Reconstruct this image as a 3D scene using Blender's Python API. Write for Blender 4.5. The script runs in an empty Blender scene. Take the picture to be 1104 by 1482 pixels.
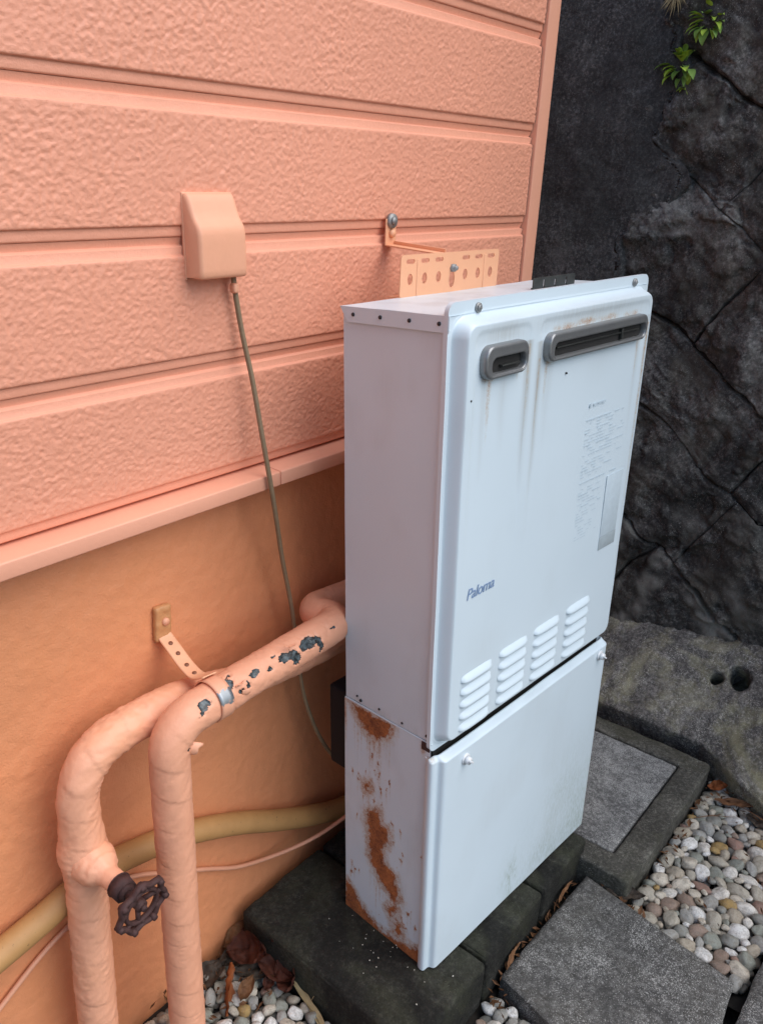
import bpy, bmesh, math, random
import numpy as np
from mathutils import Vector, Matrix, Euler

random.seed(7)
rng = np.random.default_rng(7)
R = math.radians
scene = bpy.context.scene
col = scene.collection

# ------------------------------------------------------------------ camera, sky, sun, exposure
cam_d = bpy.data.cameras.new('camera')
cam = bpy.data.objects.new('camera', cam_d)
col.objects.link(cam)
cam.location = (-0.7583, -0.7799, 1.124)
cam.rotation_euler = (R(66.487), R(-0.313), R(-47.616))
cam_d.sensor_width = 36.0
cam_d.lens = 27.76
cam_d.shift_x = 0.0608
cam_d.shift_y = 0.0251
cam_d.clip_start = 0.02
cam_d.clip_end = 200
scene.camera = cam

SUN_EL, SUN_AZ = 50.0, 158.0        # azimuth of the sun, clockwise from +Y (+X = 90)
world = bpy.data.worlds.new('World')
scene.world = world
world.use_nodes = True
wn = world.node_tree.nodes
sky = wn.new('ShaderNodeTexSky')
sky.sky_type = 'NISHITA'
sky.sun_disc = False
sky.sun_elevation = R(SUN_EL)
sky.sun_rotation = R(SUN_AZ)
sky.air_density = 1.0
sky.dust_density = 1.2
sky.ozone_density = 1.0
wn['Background'].inputs['Strength'].default_value = 0.095
world.node_tree.links.new(sky.outputs[0], wn['Background'].inputs['Color'])

sun_d = bpy.data.lights.new('sun', 'SUN')
sun_d.energy = 1.55
sun_d.angle = R(70)
sun_d.color = (1.0, 0.975, 0.945)
sun = bpy.data.objects.new('sun', sun_d)
col.objects.link(sun)
_az, _el = R(SUN_AZ), R(SUN_EL)
to_sun = Vector((math.sin(_az) * math.cos(_el), math.cos(_az) * math.cos(_el), math.sin(_el)))
sun.rotation_euler = to_sun.to_track_quat('Z', 'Y').to_euler()

scene.view_settings.view_transform = 'Standard'
scene.view_settings.look = 'None'
scene.view_settings.gamma = 1.0
scene.view_settings.use_curve_mapping = False
scene.view_settings.exposure = 1.03

# ------------------------------------------------------------------ numpy noise
_perm = np.random.default_rng(3).permutation(256)
_perm = np.concatenate([_perm, _perm, _perm])
_g = np.random.default_rng(4).normal(size=(256, 3))
_g /= np.linalg.norm(_g, axis=1)[:, None]


def pnoise(x, y, z=0.0, seed=0):
    x, y, z = np.broadcast_arrays(np.asarray(x, float), np.asarray(y, float), np.asarray(z, float) + seed * 17.31)
    xi, yi, zi = (np.floor(a).astype(int) for a in (x, y, z))
    xf, yf, zf = x - xi, y - yi, z - zi
    u, v, w = (t * t * t * (t * (t * 6 - 15) + 10) for t in (xf, yf, zf))

    def c(dx, dy, dz):
        h = _perm[(_perm[(_perm[(xi + dx) & 255] + yi + dy) & 255] + zi + dz) & 255]
        g = _g[h]
        return g[..., 0] * (xf - dx) + g[..., 1] * (yf - dy) + g[..., 2] * (zf - dz)
    l = lambda a, b, t: a + (b - a) * t
    return l(l(l(c(0, 0, 0), c(1, 0, 0), u), l(c(0, 1, 0), c(1, 1, 0), u), v),
             l(l(c(0, 0, 1), c(1, 0, 1), u), l(c(0, 1, 1), c(1, 1, 1), u), v), w)


def fbm(x, y, z=0.0, octaves=4, gain=0.5, seed=0):
    s, a, f = 0.0, 1.0, 1.0
    for i in range(octaves):
        s = s + a * pnoise(np.asarray(x) * f, np.asarray(y) * f, np.asarray(z) * f, seed + i * 3)
        a *= gain
        f *= 2.03
    return s


def sstep(a, b, x):
    t = np.clip((np.asarray(x, float) - a) / (b - a), 0, 1)
    return t * t * (3 - 2 * t)


def poly_sd(px, py, poly):
    """signed distance to a polygon, negative inside"""
    poly = np.array(poly, float)
    d = np.full(np.shape(px), 1e9)
    inside = np.zeros(np.shape(px), bool)
    for i in range(len(poly)):
        a, b = poly[i], poly[(i + 1) % len(poly)]
        e = b - a
        wx, wy = px - a[0], py - a[1]
        t = np.clip((wx * e[0] + wy * e[1]) / (e @ e), 0, 1)
        d = np.minimum(d, (wx - e[0] * t) ** 2 + (wy - e[1] * t) ** 2)
        cnd = ((a[1] <= py) & (b[1] > py)) | ((b[1] <= py) & (a[1] > py))
        with np.errstate(divide='ignore', invalid='ignore'):
            xx = a[0] + (py - a[1]) / (e[1] if e[1] != 0 else 1e-9) * e[0]
        inside ^= cnd & (px < xx)
    return np.where(inside, -1, 1) * np.sqrt(d)


# ------------------------------------------------------------------ object helpers
def link(name, me, mat=None, parent=None):
    o = bpy.data.objects.new(name, me)
    col.objects.link(o)
    if mat is not None and me is not None and not me.materials:
        me.materials.append(mat)
    if parent is not None:
        o.parent = parent
    return o


def tag(o, label=None, cat=None, group=None, kind=None):
    for k, v in (('label', label), ('category', cat), ('group', group), ('kind', kind)):
        if v:
            o[k] = v
    return o


def thing(name, label, cat, loc=(0, 0, 0), rot=(0, 0, 0), group=None):
    o = bpy.data.objects.new(name, None)
    o.empty_display_size = 0.05
    col.objects.link(o)
    o.location = loc
    o.rotation_euler = rot
    return tag(o, label, cat, group)


def mesh_vf(name, V, F, smooth=True):
    me = bpy.data.meshes.new(name)
    me.from_pydata([tuple(v) for v in V], [], [tuple(f) for f in F])
    me.update()
    if smooth:
        me.polygons.foreach_set('use_smooth', [True] * len(me.polygons))
    return me


def grid_me(name, P, wrap_v=False, flip=False, attrs=None, smooth=True):
    """P: (nu, nv, 3) -> a quad grid; wrap_v closes the second direction"""
    nu, nv = P.shape[:2]
    V = P.reshape(-1, 3)
    iu = np.arange(nu - 1)[:, None]
    jv = np.arange(nv if wrap_v else nv - 1)[None, :]
    jn = (jv + 1) % nv
    q = np.stack([iu * nv + jv, (iu + 1) * nv + jv, (iu + 1) * nv + jn, iu * nv + jn], -1).reshape(-1, 4)
    if flip:
        q = q[:, ::-1]
    me = bpy.data.meshes.new(name)
    me.vertices.add(len(V))
    me.vertices.foreach_set('co', V.astype(np.float32).ravel())
    me.loops.add(q.size)
    me.loops.foreach_set('vertex_index', q.astype(np.int32).ravel())
    me.polygons.add(len(q))
    me.polygons.foreach_set('loop_start', np.arange(0, q.size, 4, dtype=np.int32))
    me.polygons.foreach_set('loop_total', np.full(len(q), 4, dtype=np.int32))
    me.update(calc_edges=True)
    me.validate()
    if smooth:
        me.polygons.foreach_set('use_smooth', [True] * len(me.polygons))
    for k, a in (attrs or {}).items():
        at = me.attributes.new(k, 'FLOAT', 'POINT')
        at.data.foreach_set('value', np.asarray(a, np.float32).ravel())
    return me


def axis_pts(h, r, n, seg=3):
    """coordinates along one axis of a rounded box of half size h"""
    r = min(r, h * 0.999)
    e = [(-h + r * (1 - math.cos(math.pi / 2 * i / seg)) * 1.0) for i in range(seg)]
    m = list(np.linspace(-h + r, h - r, max(2, n)))
    return np.array(e + m + [-x for x in reversed(e)])


def rbox_vf(size, r=0.002, n=(2, 2, 2), seg=3, disp=None, loc=(0, 0, 0), rot=None):
    """a box with rounded edges made of six grids; disp(P, N) may move the points"""
    hx, hy, hz = (s / 2 for s in size)
    r = min(r, hx * 0.98, hy * 0.98, hz * 0.98)
    H = np.array([hx, hy, hz])
    ax = [axis_pts(h, r, k, seg) for h, k in zip((hx, hy, hz), n)]
    Vs, Fs, off = {}, [], 0
    V = []

    def idx(p):
        k = (round(p[0], 7), round(p[1], 7), round(p[2], 7))
        if k not in Vs:
            Vs[k] = len(V)
            V.append(p)
        return Vs[k]
    for a in range(3):
        b, c = (a + 1) % 3, (a + 2) % 3
        for s in (-1, 1):
            G = []
            for u in ax[b]:
                row = []
                for v in ax[c]:
                    p = [0, 0, 0]
                    p[a], p[b], p[c] = s * H[a], u, v
                    row.append(idx(p))
                G.append(row)
            for i in range(len(G) - 1):
                for j in range(len(G[0]) - 1):
                    f = (G[i][j], G[i + 1][j], G[i + 1][j + 1], G[i][j + 1])
                    Fs.append(f if s > 0 else f[::-1])
    P = np.array(V, float)
    Q = np.clip(P, -(H - r), H - r)
    D = P - Q
    L = np.linalg.norm(D, axis=1)
    N = D / np.maximum(L, 1e-9)[:, None]
    P = Q + N * r
    if disp is not None:
        P = disp(P, N)
    if rot is not None:
        P = P @ np.array(rot.to_matrix()).T
    P = P + np.array(loc)
    return P, Fs


def rbox(name, size, loc, mat, parent=None, r=0.002, n=(2, 2, 2), disp=None, rot=None, seg=3):
    P, F = rbox_vf(size, r, n, seg, disp)
    o = link(name, mesh_vf(name, P, F), mat, parent)
    o.location = loc
    if rot is not None:
        o.rotation_euler = rot
    return o


class MB:
    """collects faces for one mesh object"""
    def __init__(s):
        s.V, s.F = [], []

    def add(s, V, F):
        o = len(s.V)
        s.V += [tuple(v) for v in V]
        s.F += [tuple(i + o for i in f) for f in F]

    def box(s, size, loc, r=0.001, rot=None, n=(2, 2, 2), seg=2):
        s.add(*rbox_vf(size, r, n, seg, None, loc, rot))

    def cyl(s, p0, p1, r0, r1=None, n=16, caps=True):
        r1 = r0 if r1 is None else r1
        p0, p1 = Vector(p0), Vector(p1)
        q = (p1 - p0).to_track_quat('Z', 'Y')
        V = []
        for p, r in ((p0, r0), (p1, r1)):
            for i in range(n):
                a = 2 * math.pi * i / n
                V.append(p + q @ Vector((r * math.cos(a), r * math.sin(a), 0)))
        F = [(i, (i + 1) % n, n + (i + 1) % n, n + i) for i in range(n)]
        if caps:
            F += [tuple(range(n))[::-1], tuple(range(n, 2 * n))]
        s.add(V, F)

    def quad(s, *p):
        s.add(p, [(0, 1, 2, 3)])

    def obj(s, name, mat, parent=None, smooth=True):
        return link(name, mesh_vf(name, s.V, s.F, smooth), mat, parent)


def fillet(pts, rad, step):
    """polyline with rounded corners resampled at an even step"""
    pts = [np.array(p, float) for p in pts]
    rad = rad if isinstance(rad, (list, tuple)) else [rad] * len(pts)
    out = [pts[0]]
    for i in range(1, len(pts) - 1):
        a, b, c = pts[i - 1], pts[i], pts[i + 1]
        d1, d2 = (a - b), (c - b)
        l1, l2 = np.linalg.norm(d1), np.linalg.norm(d2)
        t = min(rad[i], l1 * 0.49, l2 * 0.49)
        p, q = b + d1 / l1 * t, b + d2 / l2 * t
        for k in np.linspace(0, 1, 14):
            out.append((1 - k) ** 2 * p + 2 * k * (1 - k) * b + k * k * q)
    out.append(pts[-1])
    out = np.array(out)
    s = np.concatenate([[0], np.cumsum(np.linalg.norm(np.diff(out, axis=0), axis=1))])
    n = max(2, int(s[-1] / step) + 1)
    t = np.linspace(0, s[-1], n)
    return np.stack([np.interp(t, s, out[:, k]) for k in range(3)], 1), t


def spline(pts, step):
    """Catmull-Rom through the points, evenly resampled"""
    p = np.array(pts, float)
    p = np.vstack([2 * p[0] - p[1], p, 2 * p[-1] - p[-2]])
    out = []
    for i in range(1, len(p) - 2):
        for t in np.linspace(0, 1, 24, endpoint=False):
            a, b, c, d = p[i - 1:i + 3]
            out.append(0.5 * (2 * b + (c - a) * t + (2 * a - 5 * b + 4 * c - d) * t * t + (3 * b - a - 3 * c + d) * t ** 3))
    out.append(p[-2])
    out = np.array(out)
    s = np.concatenate([[0], np.cumsum(np.linalg.norm(np.diff(out, axis=0), axis=1))])
    n = max(2, int(s[-1] / step) + 1)
    t = np.linspace(0, s[-1], n)
    return np.stack([np.interp(t, s, out[:, k]) for k in range(3)], 1), t


def tube_grid(path, rad, nseg):
    """rad: scalar, (n,) or (n, nseg); returns the grid of points and of outward normals"""
    n = len(path)
    T = np.gradient(path, axis=0)
    T /= np.linalg.norm(T, axis=1)[:, None]
    N = np.zeros_like(T)
    up = np.array([0, 0, 1.0]) if abs(T[0][2]) < 0.9 else np.array([1.0, 0, 0])
    v = np.cross(T[0], up)
    N[0] = v / np.linalg.norm(v)
    for i in range(1, n):
        v = N[i - 1] - T[i] * (N[i - 1] @ T[i])
        N[i] = v / np.linalg.norm(v)
    B = np.cross(T, N)
    a = np.linspace(0, 2 * np.pi, nseg, endpoint=False)
    D = N[:, None, :] * np.cos(a)[None, :, None] + B[:, None, :] * np.sin(a)[None, :, None]
    rad = np.asarray(rad, float)
    if rad.ndim == 1:
        rad = rad[:, None]
    if rad.ndim == 0:
        rad = rad[None, None]
    return path[:, None, :] + D * rad[..., None], D


def tube(name, path, rad, nseg, mat, parent=None, attrs=None, cap=True):
    P, D = tube_grid(path, rad, nseg)
    if cap:
        P = np.concatenate([np.repeat(P[:1].mean(1, keepdims=True), nseg, 1), P, np.repeat(P[-1:].mean(1, keepdims=True), nseg, 1)], 0)
        if attrs:
            attrs = {k: np.concatenate([a[:1], a, a[-1:]], 0) for k, a in attrs.items()}
    return link(name, grid_me(name, P, wrap_v=True, attrs=attrs), mat, parent)


# ------------------------------------------------------------------ material helper
class G:
    def __init__(s, name, rough=0.6, metal=0.0, spec=0.5):
        s.m = bpy.data.materials.new(name)
        s.m.use_nodes = True
        s.t = s.m.node_tree
        s.b = s.t.nodes['Principled BSDF']
        s.b.inputs['Roughness'].default_value = rough
        s.b.inputs['Metallic'].default_value = metal
        s.b.inputs['Specular IOR Level'].default_value = spec
        s._co = None

    def co(s):
        if s._co is None:
            s._co = s.t.nodes.new('ShaderNodeTexCoord').outputs['Object']
        return s._co

    def set(s, sock, v):
        if isinstance(v, (int, float)):
            sock.default_value = v if sock.type in ('VALUE',) else ((v, v, v, 1) if sock.type == 'RGBA' else (v, v, v))
        elif isinstance(v, (tuple, list)):
            sock.default_value = (*v, 1) if (sock.type == 'RGBA' and len(v) == 3) else v
        else:
            s.t.links.new(v, sock)

    def mapped(s, scale=(1, 1, 1), vec=None):
        n = s.t.nodes.new('ShaderNodeMapping')
        n.inputs['Scale'].default_value = scale
        s.set(n.inputs['Vector'], vec or s.co())
        return n.outputs[0]

    def noise(s, scale, detail=4, rough=0.55, vec=None, dist=0.0, color=False):
        n = s.t.nodes.new('ShaderNodeTexNoise')
        n.inputs['Scale'].default_value = scale
        n.inputs['Detail'].default_value = detail
        n.inputs['Roughness'].default_value = rough
        n.inputs['Distortion'].default_value = dist
        s.set(n.inputs['Vector'], vec or s.co())
        return n.outputs['Color' if color else 'Fac']

    def voro(s, scale, feature='F1', vec=None, rand=1.0, out='Distance'):
        n = s.t.nodes.new('ShaderNodeTexVoronoi')
        n.feature = feature
        n.inputs['Scale'].default_value = scale
        n.inputs['Randomness'].default_value = rand
        s.set(n.inputs['Vector'], vec or s.co())
        return n.outputs[out]

    def ramp(s, fac, stops, interp='LINEAR'):
        n = s.t.nodes.new('ShaderNodeValToRGB')
        n.color_ramp.interpolation = interp
        e = n.color_ramp.elements
        while len(e) < len(stops):
            e.new(0.5)
        for k, (p, c) in zip(e, stops):
            k.position = p
            k.color = (c, c, c, 1) if isinstance(c, (int, float)) else (*c, 1)
        s.set(n.inputs[0], fac)
        return n.outputs[0]

    def mix(s, fac, a, b, mode='MIX'):
        n = s.t.nodes.new('ShaderNodeMix')
        n.data_type = 'RGBA'
        n.blend_type = mode
        s.set(n.inputs[0], fac)
        s.set(n.inputs[6], a)
        s.set(n.inputs[7], b)
        return n.outputs[2]

    def math(s, op, a, b=0.0, c=None, clamp=False):
        n = s.t.nodes.new('ShaderNodeMath')
        n.operation = op
        n.use_clamp = clamp
        s.set(n.inputs[0], a)
        s.set(n.inputs[1], b)
        if c is not None:
            s.set(n.inputs[2], c)
        return n.outputs[0]

    def attr(s, name):
        n = s.t.nodes.new('ShaderNodeAttribute')
        n.attribute_name = name
        return n.outputs['Fac']

    def objrand(s):
        return s.t.nodes.new('ShaderNodeObjectInfo').outputs['Random']

    def sep(s, vec=None):
        n = s.t.nodes.new('ShaderNodeSeparateXYZ')
        s.set(n.inputs[0], vec or s.co())
        return n.outputs

    def bump(s, h, strength=0.5, dist=0.001, normal=None):
        n = s.t.nodes.new('ShaderNodeBump')
        n.inputs['Strength'].default_value = strength
        n.inputs['Distance'].default_value = dist
        s.set(n.inputs['Height'], h)
        if normal is not None:
            s.set(n.inputs['Normal'], normal)
        return n.outputs[0]

    def out(s, color=None, rough=None, normal=None, metal=None):
        if color is not None:
            s.set(s.b.inputs['Base Color'], color)
        if rough is not None:
            s.set(s.b.inputs['Roughness'], rough)
        if metal is not None:
            s.set(s.b.inputs['Metallic'], metal)
        if normal is not None:
            s.set(s.b.inputs['Normal'], normal)
        return s.m


M = {}


def paint_mat(name, base, var=0.06, bump=0.25, rough=0.55, fine=900, stain=None, stain_amt=0.0):
    g = G(name, rough)
    n1 = g.noise(3.0, 5, 0.6)
    n2 = g.noise(40.0, 4, 0.6)
    c = g.mix(g.ramp(n1, [(0.3, 0.0), (0.7, 1.0)]), tuple(b * (1 - var) for b in base), tuple(min(1, b * (1 + var)) for b in base))
    c = g.mix(g.math('MULTIPLY', g.ramp(n2, [(0.45, 0.0), (0.75, 1.0)]), 0.16), c, tuple(b * 0.8 for b in base))
    if stain:
        c = g.mix(g.math('MULTIPLY', g.ramp(g.noise(6.0, 6, 0.7), [(0.5, 0.0), (0.75, 1.0)]), stain_amt), c, stain)
    h = g.math('ADD', g.noise(fine, 3), g.math('MULTIPLY', g.noise(fine * 0.2, 3), 2.0))
    return g.out(c, g.math('ADD', g.math('MULTIPLY', n2, 0.2), rough - 0.1), g.bump(h, bump, 0.0006))


SALMON = (0.76, 0.325, 0.205)
M['siding'] = paint_mat('siding_paint', SALMON, 0.06, 0.55, fine=700, stain=(0.60, 0.245, 0.14), stain_amt=0.3)
M['trim'] = paint_mat('trim_paint', (0.78, 0.365, 0.235), 0.04, 0.15)
M['foundation'] = paint_mat('shade_tinted_foundation_paint', (0.70, 0.278, 0.125), 0.08, 1.0, fine=380, stain=(0.60, 0.235, 0.085), stain_amt=0.35)  # wall paint with shade and warm bounce light mixed into its colour
M['fitting'] = paint_mat('fitting_paint', (0.78, 0.37, 0.225), 0.06, 0.2, stain=(0.66, 0.33, 0.17), stain_amt=0.3)
M['plate'] = paint_mat('bracket_paint', (0.80, 0.40, 0.225), 0.05, 0.15)
M['wrap'] = paint_mat('pipe_wrap_paint', (0.80, 0.385, 0.235), 0.06, 0.3, rough=0.5, stain=(0.74, 0.33, 0.15), stain_amt=0.45)
M['sealant'] = paint_mat('crumbly_sealant', (0.50, 0.235, 0.095), 0.2, 0.9, fine=300)
M['cable_paint'] = paint_mat('painted_cable', (0.70, 0.33, 0.20), 0.1, 0.15)


def simple(name, colr, rough=0.5, metal=0.0, var=0.15, scale=60, bump=0.1):
    g = G(name, rough, metal)
    n = g.noise(scale, 5, 0.6)
    c = g.mix(n, tuple(x * (1 - var) for x in colr), tuple(min(1, x * (1 + var)) for x in colr))
    return g.out(c, None, g.bump(n, bump, 0.001))


M['steel'] = simple('stainless_steel', (0.255, 0.26, 0.26), 0.36, 0.6, 0.12, 90)
M['zinc'] = simple('zinc_plated_steel', (0.30, 0.30, 0.29), 0.55, 0.55, 0.3, 150)
M['soot'] = simple('sooty_interior', (0.012, 0.011, 0.010), 0.7, 0.0, 0.5, 100)
M['dark_metal'] = simple('dark_coated_metal', (0.06, 0.062, 0.058), 0.5, 0.6, 0.3, 100)
M['black_plastic'] = simple('black_plastic', (0.002, 0.0025, 0.005), 0.8, 0, 0.3, 50)
M['cord'] = simple('cord_jacket', (0.235, 0.165, 0.095), 0.55, 0, 0.25, 120)
M['hole'] = simple('screw_hole', (0.02, 0.02, 0.022), 0.6, 0, 0.2, 100)
M['filled_hole'] = simple('paint_filled_hole', (0.22, 0.085, 0.045), 0.6, 0, 0.3)
M['text'] = simple('faded_print', (0.49, 0.585, 0.645), 0.5, 0, 0.1, 100, 0)
M['logo'] = simple('logo_print', (0.22, 0.32, 0.50), 0.5, 0, 0.1, 100, 0)
M['sticker'] = simple('silver_sticker', (0.535, 0.625, 0.675), 0.42, 0.0, 0.12, 120, 0.05)
M['sticker_dark'] = simple('grey_sticker', (0.37, 0.43, 0.455), 0.42, 0.0, 0.2, 90, 0.05)
M['soil'] = simple('dark_soil', (0.022, 0.018, 0.014), 0.9, 0, 0.5, 80, 0.6)
M['knob'] = simple('white_plastic', (0.72, 0.74, 0.75), 0.35, 0, 0.05)
M['iron'] = simple('rusty_iron', (0.060, 0.026, 0.023), 0.75, 0.1, 0.6, 160, 0.5)
M['moss_bit'] = simple('crumb_white', (0.55, 0.52, 0.45), 0.8, 0, 0.3)


def white_metal():
    g = G('white_enamel', 0.33)
    n = g.noise(5, 5, 0.6)
    n2 = g.noise(120, 3, 0.6)
    base = g.mix(n, (0.60, 0.70, 0.755), (0.645, 0.74, 0.79))
    grime = g.attr('grime')
    rust = g.attr('rust')
    green = g.attr('green')
    streak = g.noise(1.0, 4, 0.6, vec=g.mapped((420, 420, 14)))
    c = g.mix(g.math('MULTIPLY', grime, g.ramp(streak, [(0.25, 0.45), (0.7, 1.0)])), base, (0.30, 0.285, 0.245))
    gm = g.math('MULTIPLY', green, g.ramp(g.noise(1.0, 6, 0.75, vec=g.mapped((260, 260, 90))), [(0.38, 0.0), (0.66, 1.0)]), clamp=True)
    c = g.mix(gm, c, (0.20, 0.26, 0.16))
    # rust: brown core, ochre halo
    fine = g.noise(520, 5, 0.7)
    mid = g.noise(130, 4, 0.65)
    rr = g.math('ADD', rust, g.math('MULTIPLY', g.math('MULTIPLY', g.math('SUBTRACT', g.math('ADD', fine, mid), 1.0), g.ramp(rust, [(0.03, 0.0), (0.25, 1.0)])), 0.75))
    halo = g.ramp(rr, [(0.06, 0.0), (0.5, 1.0)])
    core = g.ramp(rr, [(0.46, 0.0), (0.68, 1.0)])
    halo = g.math('MULTIPLY', halo, 0.75)
    c = g.mix(halo, c, g.mix(g.ramp(rr, [(0.1, 0.0), (0.5, 1.0)]), (0.46, 0.33, 0.17), (0.40, 0.19, 0.07)))
    rc = g.mix(g.ramp(g.math('ADD', g.math('MULTIPLY', g.noise(300, 6, 0.75), 0.5), g.math('MULTIPLY', g.noise(48, 5, 0.7), 0.5)), [(0.36, 0.0), (0.62, 1.0)]), (0.11, 0.030, 0.015), (0.50, 0.17, 0.05))
    c = g.mix(core, c, rc)
    rough = g.math('ADD', g.math('MULTIPLY', core, 0.5), g.math('ADD', 0.30, g.math('MULTIPLY', n2, 0.1)))
    h = g.math('ADD', g.math('MULTIPLY', g.math('MULTIPLY', core, g.noise(700, 4)), 3.0), g.math('MULTIPLY', g.noise(8, 2), 0.6))
    return g.out(c, rough, g.bump(h, 0.35, 0.0012))


M['white'] = white_metal()


def stone_mat(name, dark, light, speck=(0.4, 0.4, 0.38), speck_lo=0.70, patch=0.0, patch_scale=4.0, moss=None, moss_amt=0.0, rough=0.9, big=5.0, bump=0.8, attr_light=None, speck_scale=420):
    g = G(name, rough, spec=0.3)
    n1 = g.noise(big, 8, 0.68, dist=0.4)
    n2 = g.noise(70, 6, 0.7)
    c = g.mix(g.ramp(n1, [(0.34, 0.0), (0.68, 1.0)]), dark, light)
    c = g.mix(g.ramp(n2, [(0.36, 0.75), (0.60, 0.0)]), c, tuple(x * 0.5 for x in dark))
    n3 = g.noise(150, 5, 0.75)
    c = g.mix(g.math('MULTIPLY', g.ramp(n3, [(0.50, 0.0), (0.64, 1.0)]), 0.55), c, tuple(min(1, x * 1.9) for x in light))
    c = g.mix(g.math('MULTIPLY', g.ramp(n3, [(0.36, 1.0), (0.48, 0.0)]), 0.45), c, tuple(x * 0.6 for x in dark))
    if patch:
        pn = g.noise(patch_scale, 7, 0.68, dist=0.8)
        c = g.mix(g.math('MULTIPLY', g.ramp(pn, [(0.44, 1.0), (0.58, 0.0)]), patch), c, tuple(x * 0.55 for x in dark))
        c = g.mix(g.math('MULTIPLY', g.ramp(pn, [(0.58, 0.0), (0.72, 1.0)]), patch * 0.7), c, tuple(min(1, x * 1.5) for x in light))
    if moss:
        c = g.mix(g.math('MULTIPLY', g.ramp(g.noise(7.0, 6, 0.65, dist=0.6), [(0.46, 0.0), (0.62, 1.0)]), moss_amt), c, moss)
    if attr_light:
        c = g.mix(g.attr(attr_light), c, (0.22, 0.21, 0.185))
    spn = g.math('ADD', g.noise(speck_scale, 3, 0.65), g.math('MULTIPLY', g.math('SUBTRACT', g.noise(18, 4, 0.6), 0.5), 0.35))
    sp = g.math('MULTIPLY', g.ramp(spn, [(speck_lo - 0.02, 0.0), (speck_lo + 0.10, 1.0)]), 0.85)
    dk = g.ramp(g.noise(speck_scale * 0.7, 3, 0.6, vec=g.mapped((1, 1, 1.13))), [(0.30, 0.55), (0.42, 0.0)])
    c = g.mix(dk, c, tuple(x * 0.4 for x in dark))
    c = g.mix(sp, c, speck)
    h = g.math('ADD', g.math('MULTIPLY', n1, 2.0), g.math('ADD', n2, g.math('MULTIPLY', g.noise(350, 4, 0.7), 0.5)))
    return g.out(c, None, g.bump(h, bump, 0.004))


M['wall_stone'] = stone_mat('dark_weathered_stone', (0.044, 0.042, 0.040), (0.215, 0.207, 0.190), (0.50, 0.49, 0.45), 0.66, moss=(0.12, 0.10, 0.075), moss_amt=0.45, attr_light='pale', patch=0.75, patch_scale=5.0)
M['mortar'] = stone_mat('dark_mortar', (0.062, 0.061, 0.058), (0.155, 0.152, 0.144), (0.38, 0.38, 0.36), 0.68, big=8, bump=0.5, patch=0.6, patch_scale=3.5)
M['joint'] = stone_mat('black_joint', (0.010, 0.010, 0.010), (0.026, 0.025, 0.023), (0.03, 0.03, 0.03), 0.75)
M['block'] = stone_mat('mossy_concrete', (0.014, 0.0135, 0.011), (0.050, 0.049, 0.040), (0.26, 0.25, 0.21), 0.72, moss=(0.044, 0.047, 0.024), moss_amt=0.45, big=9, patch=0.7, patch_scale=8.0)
M['paver'] = stone_mat('grey_concrete', (0.078, 0.075, 0.070), (0.175, 0.170, 0.160), (0.48, 0.47, 0.44), 0.58, moss=(0.05, 0.045, 0.034), moss_amt=0.45, big=7, bump=0.5, speck_scale=520, patch=0.4, patch_scale=6.0)
M['lid'] = stone_mat('granular_concrete_lid', (0.110, 0.110, 0.108), (0.225, 0.225, 0.215), (0.55, 0.55, 0.52), 0.56, big=9, bump=0.5, speck_scale=560)
M['frame_c'] = stone_mat('worn_concrete_frame', (0.060, 0.057, 0.048), (0.145, 0.138, 0.116), (0.34, 0.33, 0.29), 0.64, moss=(0.05, 0.05, 0.028), moss_amt=0.5, big=10, bump=0.5, patch=0.5, patch_scale=9.0)
M['rock'] = stone_mat('lichen_covered_rock', (0.085, 0.078, 0.071), (0.37, 0.345, 0.31), (0.58, 0.55, 0.49), 0.60, moss=(0.27, 0.25, 0.15), moss_amt=0.85, big=8, bump=0.9, patch=0.55, patch_scale=7.0)
M['ground'] = stone_mat('bare_earth', (0.03, 0.026, 0.02), (0.07, 0.06, 0.048), (0.2, 0.2, 0.18), 0.72, big=3)


def pebble_mat():
    g = G('river_pebble', 0.6, spec=0.35)
    r = g.objrand()
    c = g.ramp(r, [(0.0, (0.78, 0.765, 0.72)), (0.12, (0.36, 0.355, 0.325)), (0.24, (0.58, 0.52, 0.42)), (0.36, (0.27, 0.27, 0.24)), (0.46, (0.30, 0.215, 0.165)), (0.54, (0.44, 0.40, 0.32)),
                   (0.66, (0.74, 0.70, 0.62)), (0.76, (0.28, 0.295, 0.25)), (0.86, (0.33, 0.20, 0.155)), (0.91, (0.44, 0.38, 0.29)), (0.97, (0.40, 0.26, 0.09))], 'CONSTANT')
    w = g.t.nodes.new('ShaderNodeVectorMath')
    w.operation = 'ADD'
    g.set(w.inputs[0], g.co())
    cmb = g.t.nodes.new('ShaderNodeCombineXYZ')
    for k in range(3):
        g.set(cmb.inputs[k], g.math('MULTIPLY', r, 37.0 + 11 * k))
    g.set(w.inputs[1], cmb.outputs[0])
    v = w.outputs[0]
    n = g.noise(1.6, 6, 0.7, vec=v)
    n2 = g.noise(5.0, 5, 0.7, vec=v)
    c = g.mix(g.ramp(n, [(0.34, 0.55), (0.56, 0.0)]), c, (0.19, 0.16, 0.12))
    c = g.mix(g.math('MULTIPLY', g.ramp(n2, [(0.52, 0.0), (0.70, 1.0)]), 0.45), c, (0.09, 0.08, 0.065))
    c = g.mix(g.math('MULTIPLY', g.ramp(g.noise(14, 3, vec=v), [(0.58, 0.0), (0.70, 1.0)]), 0.35), c, (0.6, 0.58, 0.53))
    return g.out(c, None, g.bump(g.math('ADD', n, n2), 0.35, 0.15))


M['pebble'] = pebble_mat()


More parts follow.
